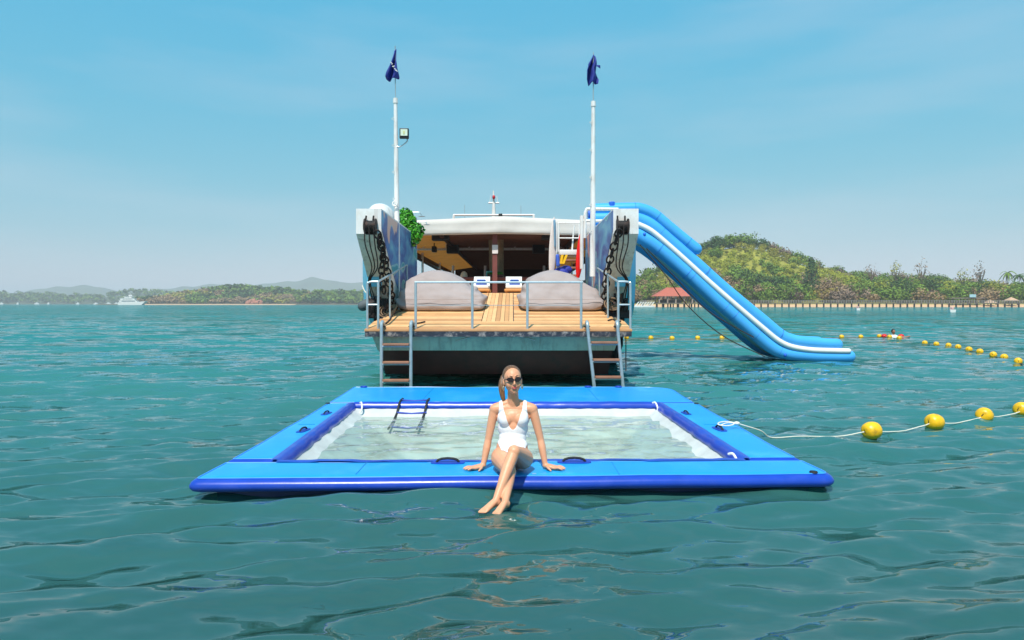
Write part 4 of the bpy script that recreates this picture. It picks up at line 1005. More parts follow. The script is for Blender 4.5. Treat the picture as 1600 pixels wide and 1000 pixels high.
for lab, px, rx in (('round red float on the boat side of the swimmer', 1383.5, .13), ('red float on the far right side of the swimmer', 1410, .13)):
    q = Vector((X(px, YW), YW + .1, .06)); o = MB().ell(q, (rx, .12, .10), n=18, m=12).build('red_float', red, None, label=lab, cat='float', group='red floats by the swimmer')
    ORG[o] = Vector((0, 0, 0)); MB().torus(q + Vector((0, -.02, .05)), .05, .012, (1, 0, 0), (0, 0, 1), n=12, m=5).build('grip', dark_hole, o)

# ------------------------------------------------------------------ far shores
def leaf_mat(name, c, attr=False):
    m = bpy.data.materials.new(name); m.use_nodes = True; N = m.node_tree.nodes; L = m.node_tree.links; b = N['Principled BSDF']
    b.inputs['Roughness'].default_value = .75; b.inputs['Specular IOR Level'].default_value = .15
    g = N.new('ShaderNodeNewGeometry'); n = N.new('ShaderNodeTexNoise'); n.inputs['Scale'].default_value = .5; n.inputs['Detail'].default_value = 4
    L.new(g.outputs['Position'], n.inputs['Vector'])
    r = N.new('ShaderNodeValToRGB'); r.color_ramp.elements[0].position = .3; r.color_ramp.elements[1].position = .7
    r.color_ramp.elements[0].color = (.72, .72, .72, 1); r.color_ramp.elements[1].color = (1.3, 1.3, 1.15, 1); L.new(n.outputs[0], r.inputs[0])
    x = N.new('ShaderNodeMix'); x.data_type = 'RGBA'; x.blend_type = 'MULTIPLY'; x.inputs[0].default_value = 1
    if attr:
        a = N.new('ShaderNodeAttribute'); a.attribute_name = 'tint'; L.new(a.outputs['Color'], x.inputs[6])
    else: x.inputs[6].default_value = (*c, 1)
    L.new(r.outputs[0], x.inputs[7]); L.new(x.outputs[2], b.inputs['Base Color'])
    return m
def interp(tab, x): return np.interp(x, [t[0] for t in tab], [t[1] for t in tab])
def terrain(name, x0, x1, y0, y1, hf, mat, nx, ny):
    gx, gy = np.meshgrid(np.linspace(x0, x1, nx), np.linspace(y0, y1, ny)); gz = hf(gx, gy)
    idx = np.arange(gx.size).reshape(gx.shape); f = np.stack([idx[:-1, :-1].ravel(), idx[:-1, 1:].ravel(), idx[1:, 1:].ravel(), idx[1:, :-1].ravel()], 1)
    return raw_mesh(name, np.stack([gx.ravel(), gy.ravel(), gz.ravel()], 1), f, mat, True, kind='structure')
def smooth01(t): t = np.clip(t, 0, 1); return t * t * (3 - 2 * t)
# right headland
YR, YB = 410.0, 312.0
sk = [(930, 470), (985, 442), (1005, 428), (1030, 416), (1060, 402), (1090, 388), (1120, 381), (1150, 377), (1175, 379), (1200, 388), (1235, 398), (1270, 410), (1310, 424), (1360, 434), (1430, 440), (1500, 444), (1600, 447), (1760, 452)]
tab = [((px - 800) / F * YR, max(0.5, H + (474.5 - py) / F * YR - (6.5 if px < 1180 else 5.0))) for px, py in sk]
def hill_h(x, y):
    xe = x * YR / np.maximum(y, 250)
    r = interp(tab, xe); t = (y - YB - 6) / (YR - YB - 6)
    up = smooth01(t) ** .85
    z = np.where(t < 1, r * up, r * (1 - .5 * smooth01((t - 1) / 1.2)))
    shore = 1.6 * np.clip((y - YB) / 4.0, -1.5, 1)
    return shore + z + 1.2 * np.sin(x * .06 + y * .03) * up
earth = M('dry_hill_scrub', (0.28, 0.27, 0.035), .95, var=.35, scale=.06)
terrain('headland', 40, 420, 302, 520, hill_h, earth, 160, 90)
sand = M('tan_sand', C(206, 166, 128), .9, var=.12, scale=.5)
terrain('beach', 55, 400, 303, 318, lambda x, y: np.minimum(1.25, -0.6 + .16 * (y - 303)) + .03 * np.sin(x), sand, 120, 6)
RS = np.random.RandomState(21)
PAL = {'green': (.135, .215, .028), 'dark': (.050, .100, .028), 'lime': (.32, .335, .035), 'dry': (.30, .20, .11), 'olive': (.29, .27, .040), 'yellow': (.32, .25, .04), 'mauve': (.25, .175, .135)}
def clump_tree(rng, base, h, w, n, leaf, flat=.8):
    L_ = 6; cs = []; rs = []
    for k in range(L_):
        a = rng.uniform(0, 6.28); rr = w * rng.uniform(.15, .55)
        cs.append((base[0] + rr * math.cos(a), base[1] + rr * math.sin(a), base[2] + h * rng.uniform(.40, .80))); q = w * rng.uniform(.38, .6); rs.append((q, q, q * flat))
    cs.append((base[0], base[1], base[2] + h * .75)); rs.append((w * .5, w * .5, h * .25))
    return leaf_quads(rng, cs, rs, n, leaf, .35)
def forest(name, label, pts, n, leafsz, tintf, mat, sz):
    V = []; Fc = []; T = []; k = 0
    for (x, y, z) in pts:
        s = sz * RS.uniform(.65, 1.35); c, sc = tintf(x, y, z)
        v, f = clump_tree(RS, (x, y, z - .3), s * 1.0 * sc, s * .62 * sc, n, leafsz * sc)
        V.append(v); Fc.append(f + k); k += len(v); cc = np.array(c) * RS.uniform(.8, 1.2); T.append(np.tile([*cc, 1], (len(v), 1)))
    o = raw_mesh(name, np.concatenate(V), np.concatenate(Fc), mat, False, kind='stuff', label=label, cat='forest')
    a = o.data.color_attributes.new('tint', 'FLOAT_COLOR', 'POINT'); a.data.foreach_set('color', np.concatenate(T).astype(np.float32).ravel()); return o
tint_mat = leaf_mat('forest_leaf', (1, 1, 1), True)
def rtint(x, y, z):
    n = mnoise.noise(Vector((x * .035, y * .05, 2))); n2 = mnoise.noise(Vector((x * .09, y * .12, 7)))
    u = (y - YB) / (YR - YB); pxx = 800 + x / y * F
    if u > .88: return (PAL['dark'] if n2 > -.05 else PAL['green'], 1.1) if pxx < 1200 else ((PAL['mauve'] if n2 > .1 else PAL['green']), .9)
    if u > .42: return (PAL['lime'] if n > -.2 else PAL['olive'], .62) if n2 < .32 else (PAL['green'], .85)
    if n > .02: return (PAL['dry'] if n2 > -.1 else PAL['mauve'], .95)
    if n2 > .25: return (PAL['yellow'], .8)
    return (PAL['green'] if n > -.25 else PAL['dark'], 1.1)
pts = []
for k in range(1900):
    y = YB + 5 + (YR + 4 - YB - 5) * RS.uniform(0, 1) ** .9; x = RS.uniform(46, 345) * y / 400
    pts.append((x, y, float(hill_h(np.array(x), np.array(y)))))
forest('hillside_forest', 'mixed green and dry brown woodland covering the right headland', pts, 150, .52, rtint, tint_mat, 6.6)
# single trees one can tell apart
bark2 = M('grey_brown_bark', C(112, 96, 78), .9, var=.25, scale=2)
def tree(lab, px, Y, h, w, tint, n=420, leaf=.5, kind='round', group='shore trees'):
    x = X(px, Y); z = float(hill_h(np.array(x), np.array(Y))) - (2.2 if Y > 400 else .2)
    t = thing('broadleaf_tree' if kind != 'palm' else 'palm_tree', lab, 'tree', (x, Y, z), group); rng = np.random.RandomState(int(px * 7 + h * 10) % 99991)
    tr = MB(); top = Vector((x, Y, z + h * .62)); tr.tube([(x, Y, z), (x + .2, Y, z + h * .3), tuple(top)], [h * .028, h * .022, h * .012], 7)
    for k in range(5):
        a = 6.28 * k / 5 + px; tr.tube([(x, Y, z + h * .35), (x + w * .45 * math.cos(a), Y + w * .45 * math.sin(a), z + h * .68)], [h * .013, h * .006], 5)
    if kind == 'palm':
        tr = MB().tube([(x, Y, z), (x + .3, Y, z + h * .5), (x + .1, Y, z + h)], [.22, .17, .13], 7)
    tr.build('trunk', bark2, t)
    if kind == 'palm':
        mb = MB()
        for k in range(16):
            a = 6.28 * k / 16 + .3; el = rng.uniform(-.1, .9); L_ = w * rng.uniform(.8, 1.1); prev = None
            for q in range(6):
                u = q / 5; p = Vector((x + .1 + L_ * u * math.cos(a), Y + L_ * u * math.sin(a), z + h + L_ * (el * u - 1.1 * u * u)))
                sd = Vector((-math.sin(a), math.cos(a), 0)) * (.35 * math.sin(math.pi * min(1, u * .85 + .12)))
                if prev: mb.add([prev[0], prev[1], p + sd - Vector((0, 0, .2)), p, p - sd - Vector((0, 0, .2)), prev[2]], [(0, 1, 2, 3), (0, 3, 4, 5)])
                prev = (p, p + sd - Vector((0, 0, .2)), p - sd - Vector((0, 0, .2)))
        mb.build('crown', leaf_mat('palm_' + lab[:12], PAL[tint]) if ('palmleaf' not in MATS) else MATS['palmleaf'], t, smooth=0, fixn=False)
        return
    v, f = clump_tree(rng, (x, Y, z), h, w, n, leaf, .9)
    if kind == 'tall': v, f = leaf_quads(rng, [(x, Y, z + h * q) for q in (.25, .4, .55, .7, .85)], [(w * r, w * r, h * .16) for r in (.6, .62, .52, .4, .22)], n, leaf, .2)
    if 'leaf_' + tint not in MATS: MATS['leaf_' + tint] = leaf_mat('leaf_' + tint, PAL[tint])
    o = raw_mesh('crown', v - np.array(ORG[t]), f, MATS['leaf_' + tint]); o.parent = t
tree('tall dark conical tree above the jetty, right of the slide', 1268, 336, 20, 7, 'dark', 900, .5, 'tall')
tree('dark crown highest on the hilltop', 1148, 408, 9, 8.5, 'dark', 800, .5, group='hilltop trees')
tree('dark green hilltop tree just left of the highest crown', 1122, 408, 9, 6, 'dark', 600, .5, group='hilltop trees')
tree('dark hilltop tree touching the upper end of the slide tube', 1098, 404, 8, 6, 'dark', 500, .5, group='hilltop trees')
tree('green round tree on the falling ridge right of the hilltop', 1204, 408, 6.5, 5, 'green', 400, .45, group='hilltop trees')
tree('small dark tree alone low on the falling ridge', 1320, 404, 6.5, 3.4, 'dark', 300, .4, 'tall', group='hilltop trees')
for k, (px, h, w, tt) in enumerate(((1196, 9, 6, 'green'), (1226, 8, 6, 'green'), (1245, 8, 5.5, 'yellow'), (1298, 7, 5, 'yellow'), (1340, 12, 9, 'green'), (1376, 10, 7, 'lime'), (1404, 13, 8, 'dark'), (1432, 13, 8, 'green'), (1456, 13, 8, 'dark'), (1484, 9, 6, 'lime'), (1512, 11, 8, 'green'), (1538, 12, 8, 'dark'), (1560, 11, 8, 'olive'), (1590, 10, 7, 'green'))):
    tree(f'{ {"green": "mid green", "yellow": "yellowish", "lime": "light green", "dark": "dark green", "olive": "olive"}[tt]} shore tree behind the jetty, {ORD[k]} rightward from the slide', px, 326 + 4 * (k % 3), h, w, tt, 650, .42)
for k, (px, h, w, tt) in enumerate(((1003, 8, 5, 'dry'), (1018, 9, 6, 'green'), (1036, 10, 6, 'lime'), (1072, 10, 6.5, 'dark'), (1092, 8, 5.5, 'yellow'), (1110, 8, 5, 'green'))):
    tree(f'{ {"green": "mid green", "yellow": "yellowish", "lime": "light green", "dark": "dark green", "dry": "dry brown"}[tt]} tree behind the red pavilion, {ORD[k]} from the boat', px, 332, h, w, tt, 550, .42)
for k, (px, h) in enumerate(((1362, 19), (1400, 20), (1440, 22), (1505, 17), (1532, 20))):
    tree(f'sparse mauve tree rising above the right skyline, {ORD[k]} from its left', px, 352, h, 5, 'mauve' if k % 2 == 0 else 'olive', 130, .42, 'round', 'sparse skyline trees')
tree('tall palm standing out at the right picture edge', 1592, 340, 13, 4.2, 'dark', kind='palm', group='palms'); tree('palm with spread fronds left of the edge palm', 1574, 344, 14, 4.0, 'green', kind='palm', group='palms')
# jetty
pierw = M('jetty_grey_wood', C(120, 104, 96), .85, var=.2, scale=1); pierd = M('jetty_dark_pile', C(52, 42, 40), .9, var=.25, scale=1)
YP = 300.0; jt = thing('jetty', 'long low timber jetty on dark piles along the right shore', 'jetty', (X(1300, YP), YP, 0))
JA, JB = X(1000, YP), X(1680, YP)
MB().box(JA, JB, YP - 1.2, YP + 1.2, 1.55, 1.95).build('walkway', pierw, jt, smooth=0)
pile = None; xx = JA + 1; kk = 0
while xx < JB:
    if pile is None: pile = MB().tube([(xx, YP - 1.0, -1), (xx, YP - 1.0, 1.6)], .36, 8).build('pile', pierd, jt); X0 = xx
    else:
        o = pile.copy(); COL.objects.link(o); o.parent = jt; o.location.x = xx - X0
    xx += 3.05; kk += 1
hr = MB(); xx = JA
while xx < JB: hr.box(xx - .12, xx + .12, YP - 1.1, YP - .95, 1.9, 3.1); xx += 1.1
hr.box(JA, JB, YP - 1.06, YP - 1.0, 2.9, 3.05); hr.box(JA, JB, YP - 1.06, YP - 1.0, 2.35, 2.45)
hr.build('railing', M('railing_grey', C(150, 138, 132), .8), jt, smooth=0)
# red roofed pavilion on the jetty
YV = 298.0; pv = thing('pavilion', 'open pavilion with red hipped roof standing over the water', 'pavilion', (X(1051, YV), YV, 0))
xa, xb = X(1020, YV), X(1085, YV); zr0, zr1 = Z(463, YV), Z(449.5, YV); tile = M('red_roof_tile', C(178, 92, 72), .75, var=.12, scale=1.5)
r_ = MB(); cxm = (xa + xb) / 2
r_.add([(xa, YV - 5, zr0), (xb, YV - 5, zr0), (xb, YV + 5, zr0), (xa, YV + 5, zr0), (cxm - 3.2, YV, zr1), (cxm + 3.2, YV, zr1)], [(0, 1, 5, 4), (1, 2, 5), (2, 3, 4, 5), (3, 0, 4), (3, 2, 1, 0)])
r_ = r_.build('roof', tile, pv, smooth=0); MB().tube([(cxm - 3.4, YV, zr1), (cxm + 3.4, YV, zr1)], .18, 6).build('ridge', tile, r_)
for k in range(5):
    for yy in (YV - 4, YV + 4): MB().box(lerp(xa + 2, xb - 2, k / 4) - .25, lerp(xa + 2, xb - 2, k / 4) + .25, yy - .25, yy + .25, 1.9, zr0).build('column', M('pale_column', C(168, 142, 128), .8), pv, smooth=0)
MB().box(xa + .5, xb - .5, YV - 4.6, YV + 4.6, 1.5, 1.9).build('floor', pierw, pv, smooth=0)
for k in range(8): MB().tube([(lerp(xa + 1, xb - 1, k / 7), YV - 4.2, -1), (lerp(xa + 1, xb - 1, k / 7), YV - 4.2, 1.5)], .3, 6).build('pile', pierd, pv)
MB().box(xa + 3, xb - 6, YV - 2, YV + 2, 1.9, 3.1).build('counter', pierd, pv, smooth=0)
# white pontoon with slanted parasols or boards
po = thing('white_pontoon', 'low white pontoon with slanted pale boards left of the pavilion', 'pontoon', (X(1004, 296), 296, 0))
MB().bbox(X(990, 296), X(1022, 296), 294.5, 297.5, -.2, .7, .1).build('float', white_paint, po)
for k in range(7):
    a = X(993 + 4 * k, 296); MB().hexa([(a, 295.4, .8), (a + .35, 295.4, .8), (a + .35, 296.6, .8), (a, 296.6, .8), (a + 1.3, 295.4, 2.4), (a + 1.65, 295.4, 2.4), (a + 1.65, 296.6, 2.4), (a + 1.3, 296.6, 2.4)]).build('slanted_board', white_paint, po, smooth=0)
# beach shelter and small huts at right
sh = thing('beach_shelter', 'flat roofed beach shelter with a pale blue sign behind the jetty', 'shelter', (X(1512, 312), 312, 2))
MB().box(X(1484, 312), X(1536, 312), 310.5, 314, Z(466.5, 312), Z(465, 312)).build('roof', pierw, sh, smooth=0)
for k in range(5): MB().box(X(1486 + 12 * k, 312) - .15, X(1486 + 12 * k, 312) + .15, 310.8, 311.1, 1.2, Z(466.5, 312)).build('post', pierd, sh, smooth=0)
MB().box(X(1511, 312), X(1521, 312), 310.2, 310.35, Z(464.5, 312), Z(460, 312)).build('sign_board', M('pale_blue_sign', C(168, 204, 214), .6), sh, smooth=0)
thatch = M('thatch', C(196, 160, 130), .9, var=.2, scale=2)
for lab, px, py in (('small thatched hut behind the jetty at the right edge', 1580, 467), ('small thatched hut half hidden behind the jetty, left of the edge hut', 1547, 471)):
    ht = thing('thatched_hut', lab, 'hut', (X(px, 310), 310, 1.2), 'thatched huts'); zt = Z(py - 3, 310); z0 = Z(py + 3, 310); xc = X(px, 310); w_ = X(px + 9, 310) - xc
    MB().add([(xc - w_, 308, z0), (xc + w_, 308, z0), (xc + w_, 312, z0), (xc - w_, 312, z0), (xc, 310, zt)], [(0, 1, 4), (1, 2, 4), (2, 3, 4), (3, 0, 4), (3, 2, 1, 0)]).build('roof', thatch, ht, smooth=0)
    for dx in (-.7, .7): MB().box(xc + w_ * dx - .12, xc + w_ * dx + .12, 308.6, 308.9, 1.0, z0).build('post', pierd, ht, smooth=0)
for lab, px, py, w_ in (('small white boat drifting off the right shore, further right one', 1487, 487, .55), ('tiny white boat drifting off the right shore near the slide', 1340, 484, .45)):
    Y = F * H / (py + 1 - 474.5); x = X(px, Y); t = thing('small_boat', lab, 'boat', (x, Y, 0), 'small drifting boats')
    MB().prism([(x - w_, .5), (x + w_, .5), (x + w_ * .75, -.1), (x - w_ * .8, -.1)], 1, Y - .4, Y + .4).build('hull', white_paint, t, smooth=0); MB().bbox(x - w_ * .3, x + w_ * .35, Y - .4, Y + .4, .5, .95, .08).build('cabin', M('pinkish_cover', C(222, 176, 170), .6), t)

# ------------------------------------------------------------------ left shore
YI = 1000.0
ski = [(225, 474), (245, 466), (262, 461), (300, 455), (340, 450), (372, 447), (420, 450), (455, 453), (480, 456), (520, 456), (570, 456), (620, 458)]
tabi = [((px - 800) / F * YI, max(0, H + (474.5 - py) / F * YI - 7)) for px, py in ski]
def isl_h(x, y): return interp(tabi, x) * smooth01((y - 925) / 75) * np.where(y > YI, 1 - .4 * smooth01((y - YI) / 120), 1) + np.clip((y - 915) / 8, -1, 1.2)
terrain('island', -560, -120, 905, 1120, isl_h, M('island_scrub', (.105, .09, .05), .95, var=.3, scale=.03), 120, 40)
terrain('island_beach', -515, -290, 900, 922, lambda x, y: -.8 + .085 * (y - 900) + 0 * x, sand, 60, 4)
pts = []
for k in range(1300):
    y = 928 + 80 * RS.uniform(0, 1); x = RS.uniform(-535, -170); h = float(isl_h(np.array(x), np.array(y)))
    if h > 1.2: pts.append((x, y, h))
def itint(x, y, z):
    n = mnoise.noise(Vector((x * .02, y * .03, 4))); n2 = mnoise.noise(Vector((x * .05, y * .05, 9)))
    if x < -290 and n > -.05 and z < 16: return (PAL['dry'] if n2 > -.1 else PAL['olive'], .8)
    return (PAL['green'] if n2 > -.1 else PAL['dark'], .95)
forest('island_forest', 'hazy grey green woodland on the low island at left', pts, 34, 1.7, itint, tint_mat, 8.5)
cl = MB()
for k in range(9): cl.ell((X(391 + 2.4 * k, 935), 926 + k % 3, 1 + (k * 7 % 5)), (3.5 - k % 2, 3, 5 - k % 4), n=7, m=5)
cl.build('red_rock_face', M('red_rock', C(170, 112, 92), .9, var=.25, scale=.3), None, label='bare reddish rock face at the foot of the left island', cat='rock', smooth=20)
YH = 3600.0
skh = [(-150, 466), (0, 461), (30, 458), (60, 452), (90, 446.5), (110, 447.5), (130, 446), (160, 449), (190, 455), (225, 457), (262, 450), (285, 447), (300, 448.5), (330, 444), (345, 443.5), (365, 447), (400, 446), (430, 441), (448, 438.5), (462, 439), (472, 437), (487, 433.5), (500, 435.5), (530, 439.5), (560, 441.5), (600, 443), (660, 452), (720, 466), (760, 474)]
tabh = [((px - 800) / F * YH, max(0, H + (474.5 - py) / F * YH)) for px, py in skh]
def far_h(x, y):
    n = 3.0 * np.sin(x * .021 + y * .01) + 2 * np.sin(x * .047 + 1)
    return interp(tabh, x * YH / y) * smooth01((y - 3250) / 350) * np.where(y > YH, 1 - .6 * smooth01((y - YH) / 500), 1) + n * smooth01((y - 3250) / 350) - 1
terrain('hills', -3400, 60, 3230, 4200, far_h, M('far_hill_green', (.055, .085, .04), .95, var=.35, scale=.01), 240, 40)
skm = [(-150, 464), (0, 465), (40, 464), (80, 466), (140, 468), (160, 466), (200, 460), (235, 459), (262, 462), (300, 474)]
tabm = [((px - 800) / F * 1700, max(0, H + (474.5 - py) / F * 1700)) for px, py in skm]
def mid_h(x, y): return interp(tabm, x * 1700 / y) * smooth01((y - 1600) / 100) + 2.5 * np.sin(x * .09) * np.sin(x * .031) * smooth01((y - 1600) / 100) - .8 + np.clip((y - 1590) / 10, 0, 1)
terrain('far_shore', -1700, -780, 1585, 1900, mid_h, M('far_shore_green', (.06, .085, .045), .95, var=.4, scale=.04), 260, 20)
pts = []
for k in range(420):
    y = RS.uniform(1610, 1740); x = RS.uniform(-1500, -830); pts.append((x, y, max(.5, float(mid_h(np.array(x), np.array(y))))))
forest('far_shore_forest', 'blue green hazy trees along the far left shore', pts, 30, 2.4, lambda x, y, z: ((PAL['green'] if RS.rand() > .4 else PAL['dark']), 1.0), tint_mat, 13)
# far yacht
YY = 860.0; yt = thing('motor_yacht', 'large white motor yacht anchored off the far left shore', 'yacht', (X(206, YY), YY, 0))
x0 = X(186, YY); x1 = X(229, YY); L_ = x1 - x0
MB().prism([(x0, .1), (x0 + .5, 3.2), (x0 + L_ * .5, 3.4), (x1, 4.6), (x1 - 2.5, 2.2), (x1 - 5, -.3), (x0 + .5, -.3)], 1, YY - 3.2, YY + 3.2).build('hull', white_paint, yt, smooth=0)
for k, (a, b, z0, z1) in enumerate(((.04, .72, 3.4, 5.8), (.08, .62, 6.2, 8.2), (.22, .52, 8.6, 10.2))):
    dk = MB().prism([(x0 + L_ * a, z0), (x0 + L_ * a, z1), (x0 + L_ * (b - .07), z1), (x0 + L_ * b, z0)], 1, YY - 2.8 + .3 * k, YY + 2.8 - .3 * k).build('deckhouse', white_paint, yt, smooth=0)
    MB().box(x0 + L_ * (a + .10), x0 + L_ * (b - .09), YY - 2.86 + .3 * k, YY - 2.80 + .3 * k, z0 + .8, z1 - .7).build('window_band', M('dark_glass', C(60, 96, 110), .2), dk, smooth=0)
    MB().box(x0 + L_ * (a - .03), x0 + L_ * (b + .01), YY - 3.0 + .3 * k, YY + 3.0 - .3 * k, z1, z1 + .38).build('roof', white_paint, dk, smooth=0)
MB().tube([(x0 + L_ * .42, YY, 10.2), (x0 + L_ * .40, YY, 15)], [.5, .12], 6).build('mast', white_paint, yt)
for dx in (-.03, .05): MB().ell((x0 + L_ * (.41 + dx), YY - .5, 11.6), (1.0, 1.0, 1.1), n=10, m=8).build('radar_dome', white_paint, yt)
for k, (px, w_) in enumerate(((3, 5), (28, 3), (58, 6), (76, 3), (122, 4), (150, 5), (170, 6), (182, 5))):
    Y = 1500.0; x = X(px, Y); t = thing('moored_boat', f'tiny white boat on the far left waterline, {ORD[k]} from the left', 'boat', (x, Y, 0), 'tiny boats off the far shore')
    MB().prism([(x - w_, 2.0), (x + w_, 2.4), (x + w_ * .7, -.2), (x - w_ * .9, -.2)], 1, Y - 1.5, Y + 1.5).build('hull', white_paint, t, smooth=0); MB().box(x - w_ * .4, x + w_ * .3, Y - 1.2, Y + 1.2, 2.1, 4.2).build('cabin', white_paint, t, smooth=0)

# ------------------------------------------------------------------ air
hz = bpy.data.materials.new('haze'); hz.use_nodes = True; N = hz.node_tree.nodes; L = hz.node_tree.links
for n in list(N): N.remove(n)
pvn = N.new('ShaderNodeVolumePrincipled'); pvn.inputs['Color'].default_value = (.90, .95, 1.0, 1); pvn.inputs['Density'].default_value = 0.00030; pvn.inputs['Anisotropy'].default_value = -0.2
ou = N.new('ShaderNodeOutputMaterial'); L.new(pvn.outputs[0], ou.inputs['Volume'])
MB().box(-9600, 9600, -60, 9100, -9, 170).build('haze', hz, None, smooth=0, kind='stuff', label='thin pale sea haze lying over the whole bay', cat='haze')

# ------------------------------------------------------------------ woman on the pool edge
skin = M('sunlit_skin', C(222, 160, 124), 0.42, var=0.07, scale=14, bump=0.10, bscale=120, spec=0.4, dirt=(*C(206, 128, 98), .35), dscale=7)
skin.node_tree.nodes['Principled BSDF'].inputs['Subsurface Weight'].default_value = 0.12
skin.node_tree.nodes['Principled BSDF'].inputs['Subsurface Radius'].default_value = (0.012, 0.005, 0.003)
wm = thing('person', 'seated woman in a white swimsuit and dark sunglasses, legs crossed over pool edge', 'person', (0.0, 5.75, TOPZ))
V = Vector; mb = MB()
# torso, leaning back a little
mb.ell(V((-.005, 5.765, .258)), (.172, .115, .108))
mb.ell(V((0, 5.785, .33)), (.135, .092, .10))
mb.ell(V((.003, 5.815, .40)), (.112, .080, .10))
mb.ell(V((.008, 5.835, .49)), (.126, .088, .11))
mb.ell(V((.012, 5.845, .575)), (.142, .088, .095))
mb.capsule(V((-.135, 5.852, .650)), .046, V((.160, 5.852, .650)), .046)
mb.ell(V((.012, 5.86, .65)), (.13, .065, .06))
for s in (-1, 1):
    mb.ell(V((.012 + s * .064, 5.785, .565)), (.056, .052, .055))
    mb.capsule(V((.012 + s * .03, 5.856, .705)), .033, V((.012 + s * .160, 5.852, .662)), .034)       # trapezius slope
# neck and head
mb.capsule(V((.012, 5.852, .67)), .052, V((.008, 5.825, .80)), .046)
hr_ = Matrix.Rotation(math.radians(9), 3, 'Z') @ Matrix.Rotation(math.radians(-4), 3, 'X') @ Matrix.Rotation(math.radians(-3), 3, 'Y')
hc = V((.004, 5.815, .900))
hd = lambda x, y, z: hc + hr_ @ V((x, y, z))
hl = MB()
hl.ell(hd(0, .008, .030), (.075, .090, .083), hr_); hl.ell(hd(0, -.014, -.026), (.067, .078, .084), hr_)
hl.ell(hd(0, -.040, -.078), (.042, .042, .036), hr_); hl.ell(hd(0, -.020, -.062), (.057, .055, .042), hr_)
hl.ell(hd(0, -.068, -.098), (.017, .016, .015), hr_)                                              # chin
hl.capsule(hd(0, -.088, .010), .007, hd(0, -.104, -.030), .0095); hl.ell(hd(0, -.097, -.036), (.0135, .010, .008), hr_)   # nose
for s in (-1, 1):
    hl.ell(hd(s * .038, -.058, -.034), (.026, .026, .034), hr_); hl.ell(hd(s * .030, -.074, .030), (.026, .015, .010), hr_)  # cheeks, brow
    hl.ell(hd(s * .076, .010, -.018), (.009, .018, .030), hr_)                                     # ears
hl.ell(hd(0, -.080, -.062), (.022, .012, .012), hr_)
mb.v_head = len(mb.v); mb.add(hl.v, hl.f)
# arms: image-left then image-right
def arm(sx, sh, el, wr, tip):
    sh, el, wr, tip = map(V, (sh, el, wr, tip))
    mb.ell(sh + V((-sx * .005, 0, -.005)), (.048, .046, .050))
    mb.capsule(sh, .041, sh.lerp(el, .45), .038); mb.capsule(sh.lerp(el, .45), .038, el, .031)
    mb.capsule(el, .031, el.lerp(wr, .3), .0335); mb.capsule(el.lerp(wr, .3), .0335, wr, .0225)
    d = (tip - wr); d.z = 0; d.normalize(); side = V((-d.y, d.x, 0))
    z = TOPZ + .016; base = V((wr.x, wr.y, z + .012)) + d * .02
    mb.capsule(wr, .0255, base, .024)
    for w_ in (-.026, -.009, .009, .026): mb.capsule(base + side * w_ * .7, .019, V((wr.x, wr.y, z + .004)) + d * .088 + side * w_, .0145)
    for k, (w_, ln) in enumerate(((-.030, .066), (-.010, .080), (.011, .076), (.031, .060))):
        a = V((wr.x, wr.y, z + .005)) + d * .090 + side * w_; dd = (d + side * w_ * 5.5).normalized()
        k1 = a + dd * ln * .5 + V((0, 0, .006)); k2 = a + dd * ln * 1.0 - V((0, 0, .004))
        mb.capsule(a, .0105, k1, .0098); mb.capsule(k1, .0098, k2, .0078)
    th = -1 if (side * sx).y > 0 else 1
    s_ = side if side.y < 0 else -side
    a = base + s_ * .022; k1 = a + (d * .4 + s_ * .9).normalized() * .042; k2 = k1 + (d * .85 + s_ * .5).normalized() * .036
    mb.capsule(a, .0135, k1, .0115); k2.z = TOPZ + .010; mb.capsule(k1, .0115, k2, .0088)
arm(-1, (-.152, 5.852, .648), (-.203, 5.835, .385), (-.243, 5.775, .182), (-.42, 5.70, .15))
arm(1, (.178, 5.852, .648), (.245, 5.835, .385), (.282, 5.775, .182), (.46, 5.72, .15))
# legs: image-right leg crosses on top
def leg(hip, knee, ank, toe, up):
    hip, knee, ank, toe = map(V, (hip, knee, ank, toe))
    mb.capsule(hip, .088, hip.lerp(knee, .5), .072); mb.capsule(hip.lerp(knee, .5), .072, knee, .051)
    mb.ell(knee, (.052, .054, .054))
    m_ = knee.lerp(ank, .30); ax = (ank - knee).normalized(); bk = (V((0, 1, .2)) - ax * V((0, 1, .2)).dot(ax)).normalized()
    mb.capsule(knee, .048, m_ + bk * .012, .049); mb.capsule(m_ + bk * .012, .049, knee.lerp(ank, .68), .036); mb.capsule(knee.lerp(ank, .68), .036, ank, .0265)
    fd = (toe - ank).normalized(); sd = fd.cross(V((0, 0, 1))).normalized(); nrm = sd.cross(fd)
    mb.ell(ank - fd * .012 - nrm * .018, (.029, .03, .031))
    ball = ank + fd * .105 - nrm * .022
    mb.capsule(ank, .027, ball + sd * .014, .019); mb.capsule(ank, .025, ball - sd * .016, .017); mb.capsule(ank - nrm * .02, .022, ball, .018)
    for k, (o_, ln, r) in enumerate(((.026, .044, .0115), (.010, .042, .0085), (-.003, .037, .008), (-.015, .031, .0075), (-.026, .025, .007))):
        b0 = ball + sd * o_ * up; mb.capsule(b0, r + .002, b0 + fd * ln - nrm * .006, r)
leg((-.088, 5.72, .248), (-.018, 5.365, .228), (-.052, 5.105, .062), (-.150, 4.98, .002), 1)
leg((.092, 5.72, .252), (.016, 5.385, .382), (-.122, 5.135, .068), (-.275, 5.0, .016), 1)
body = organic(mb, 'body', skin, wm, .0052, 5)
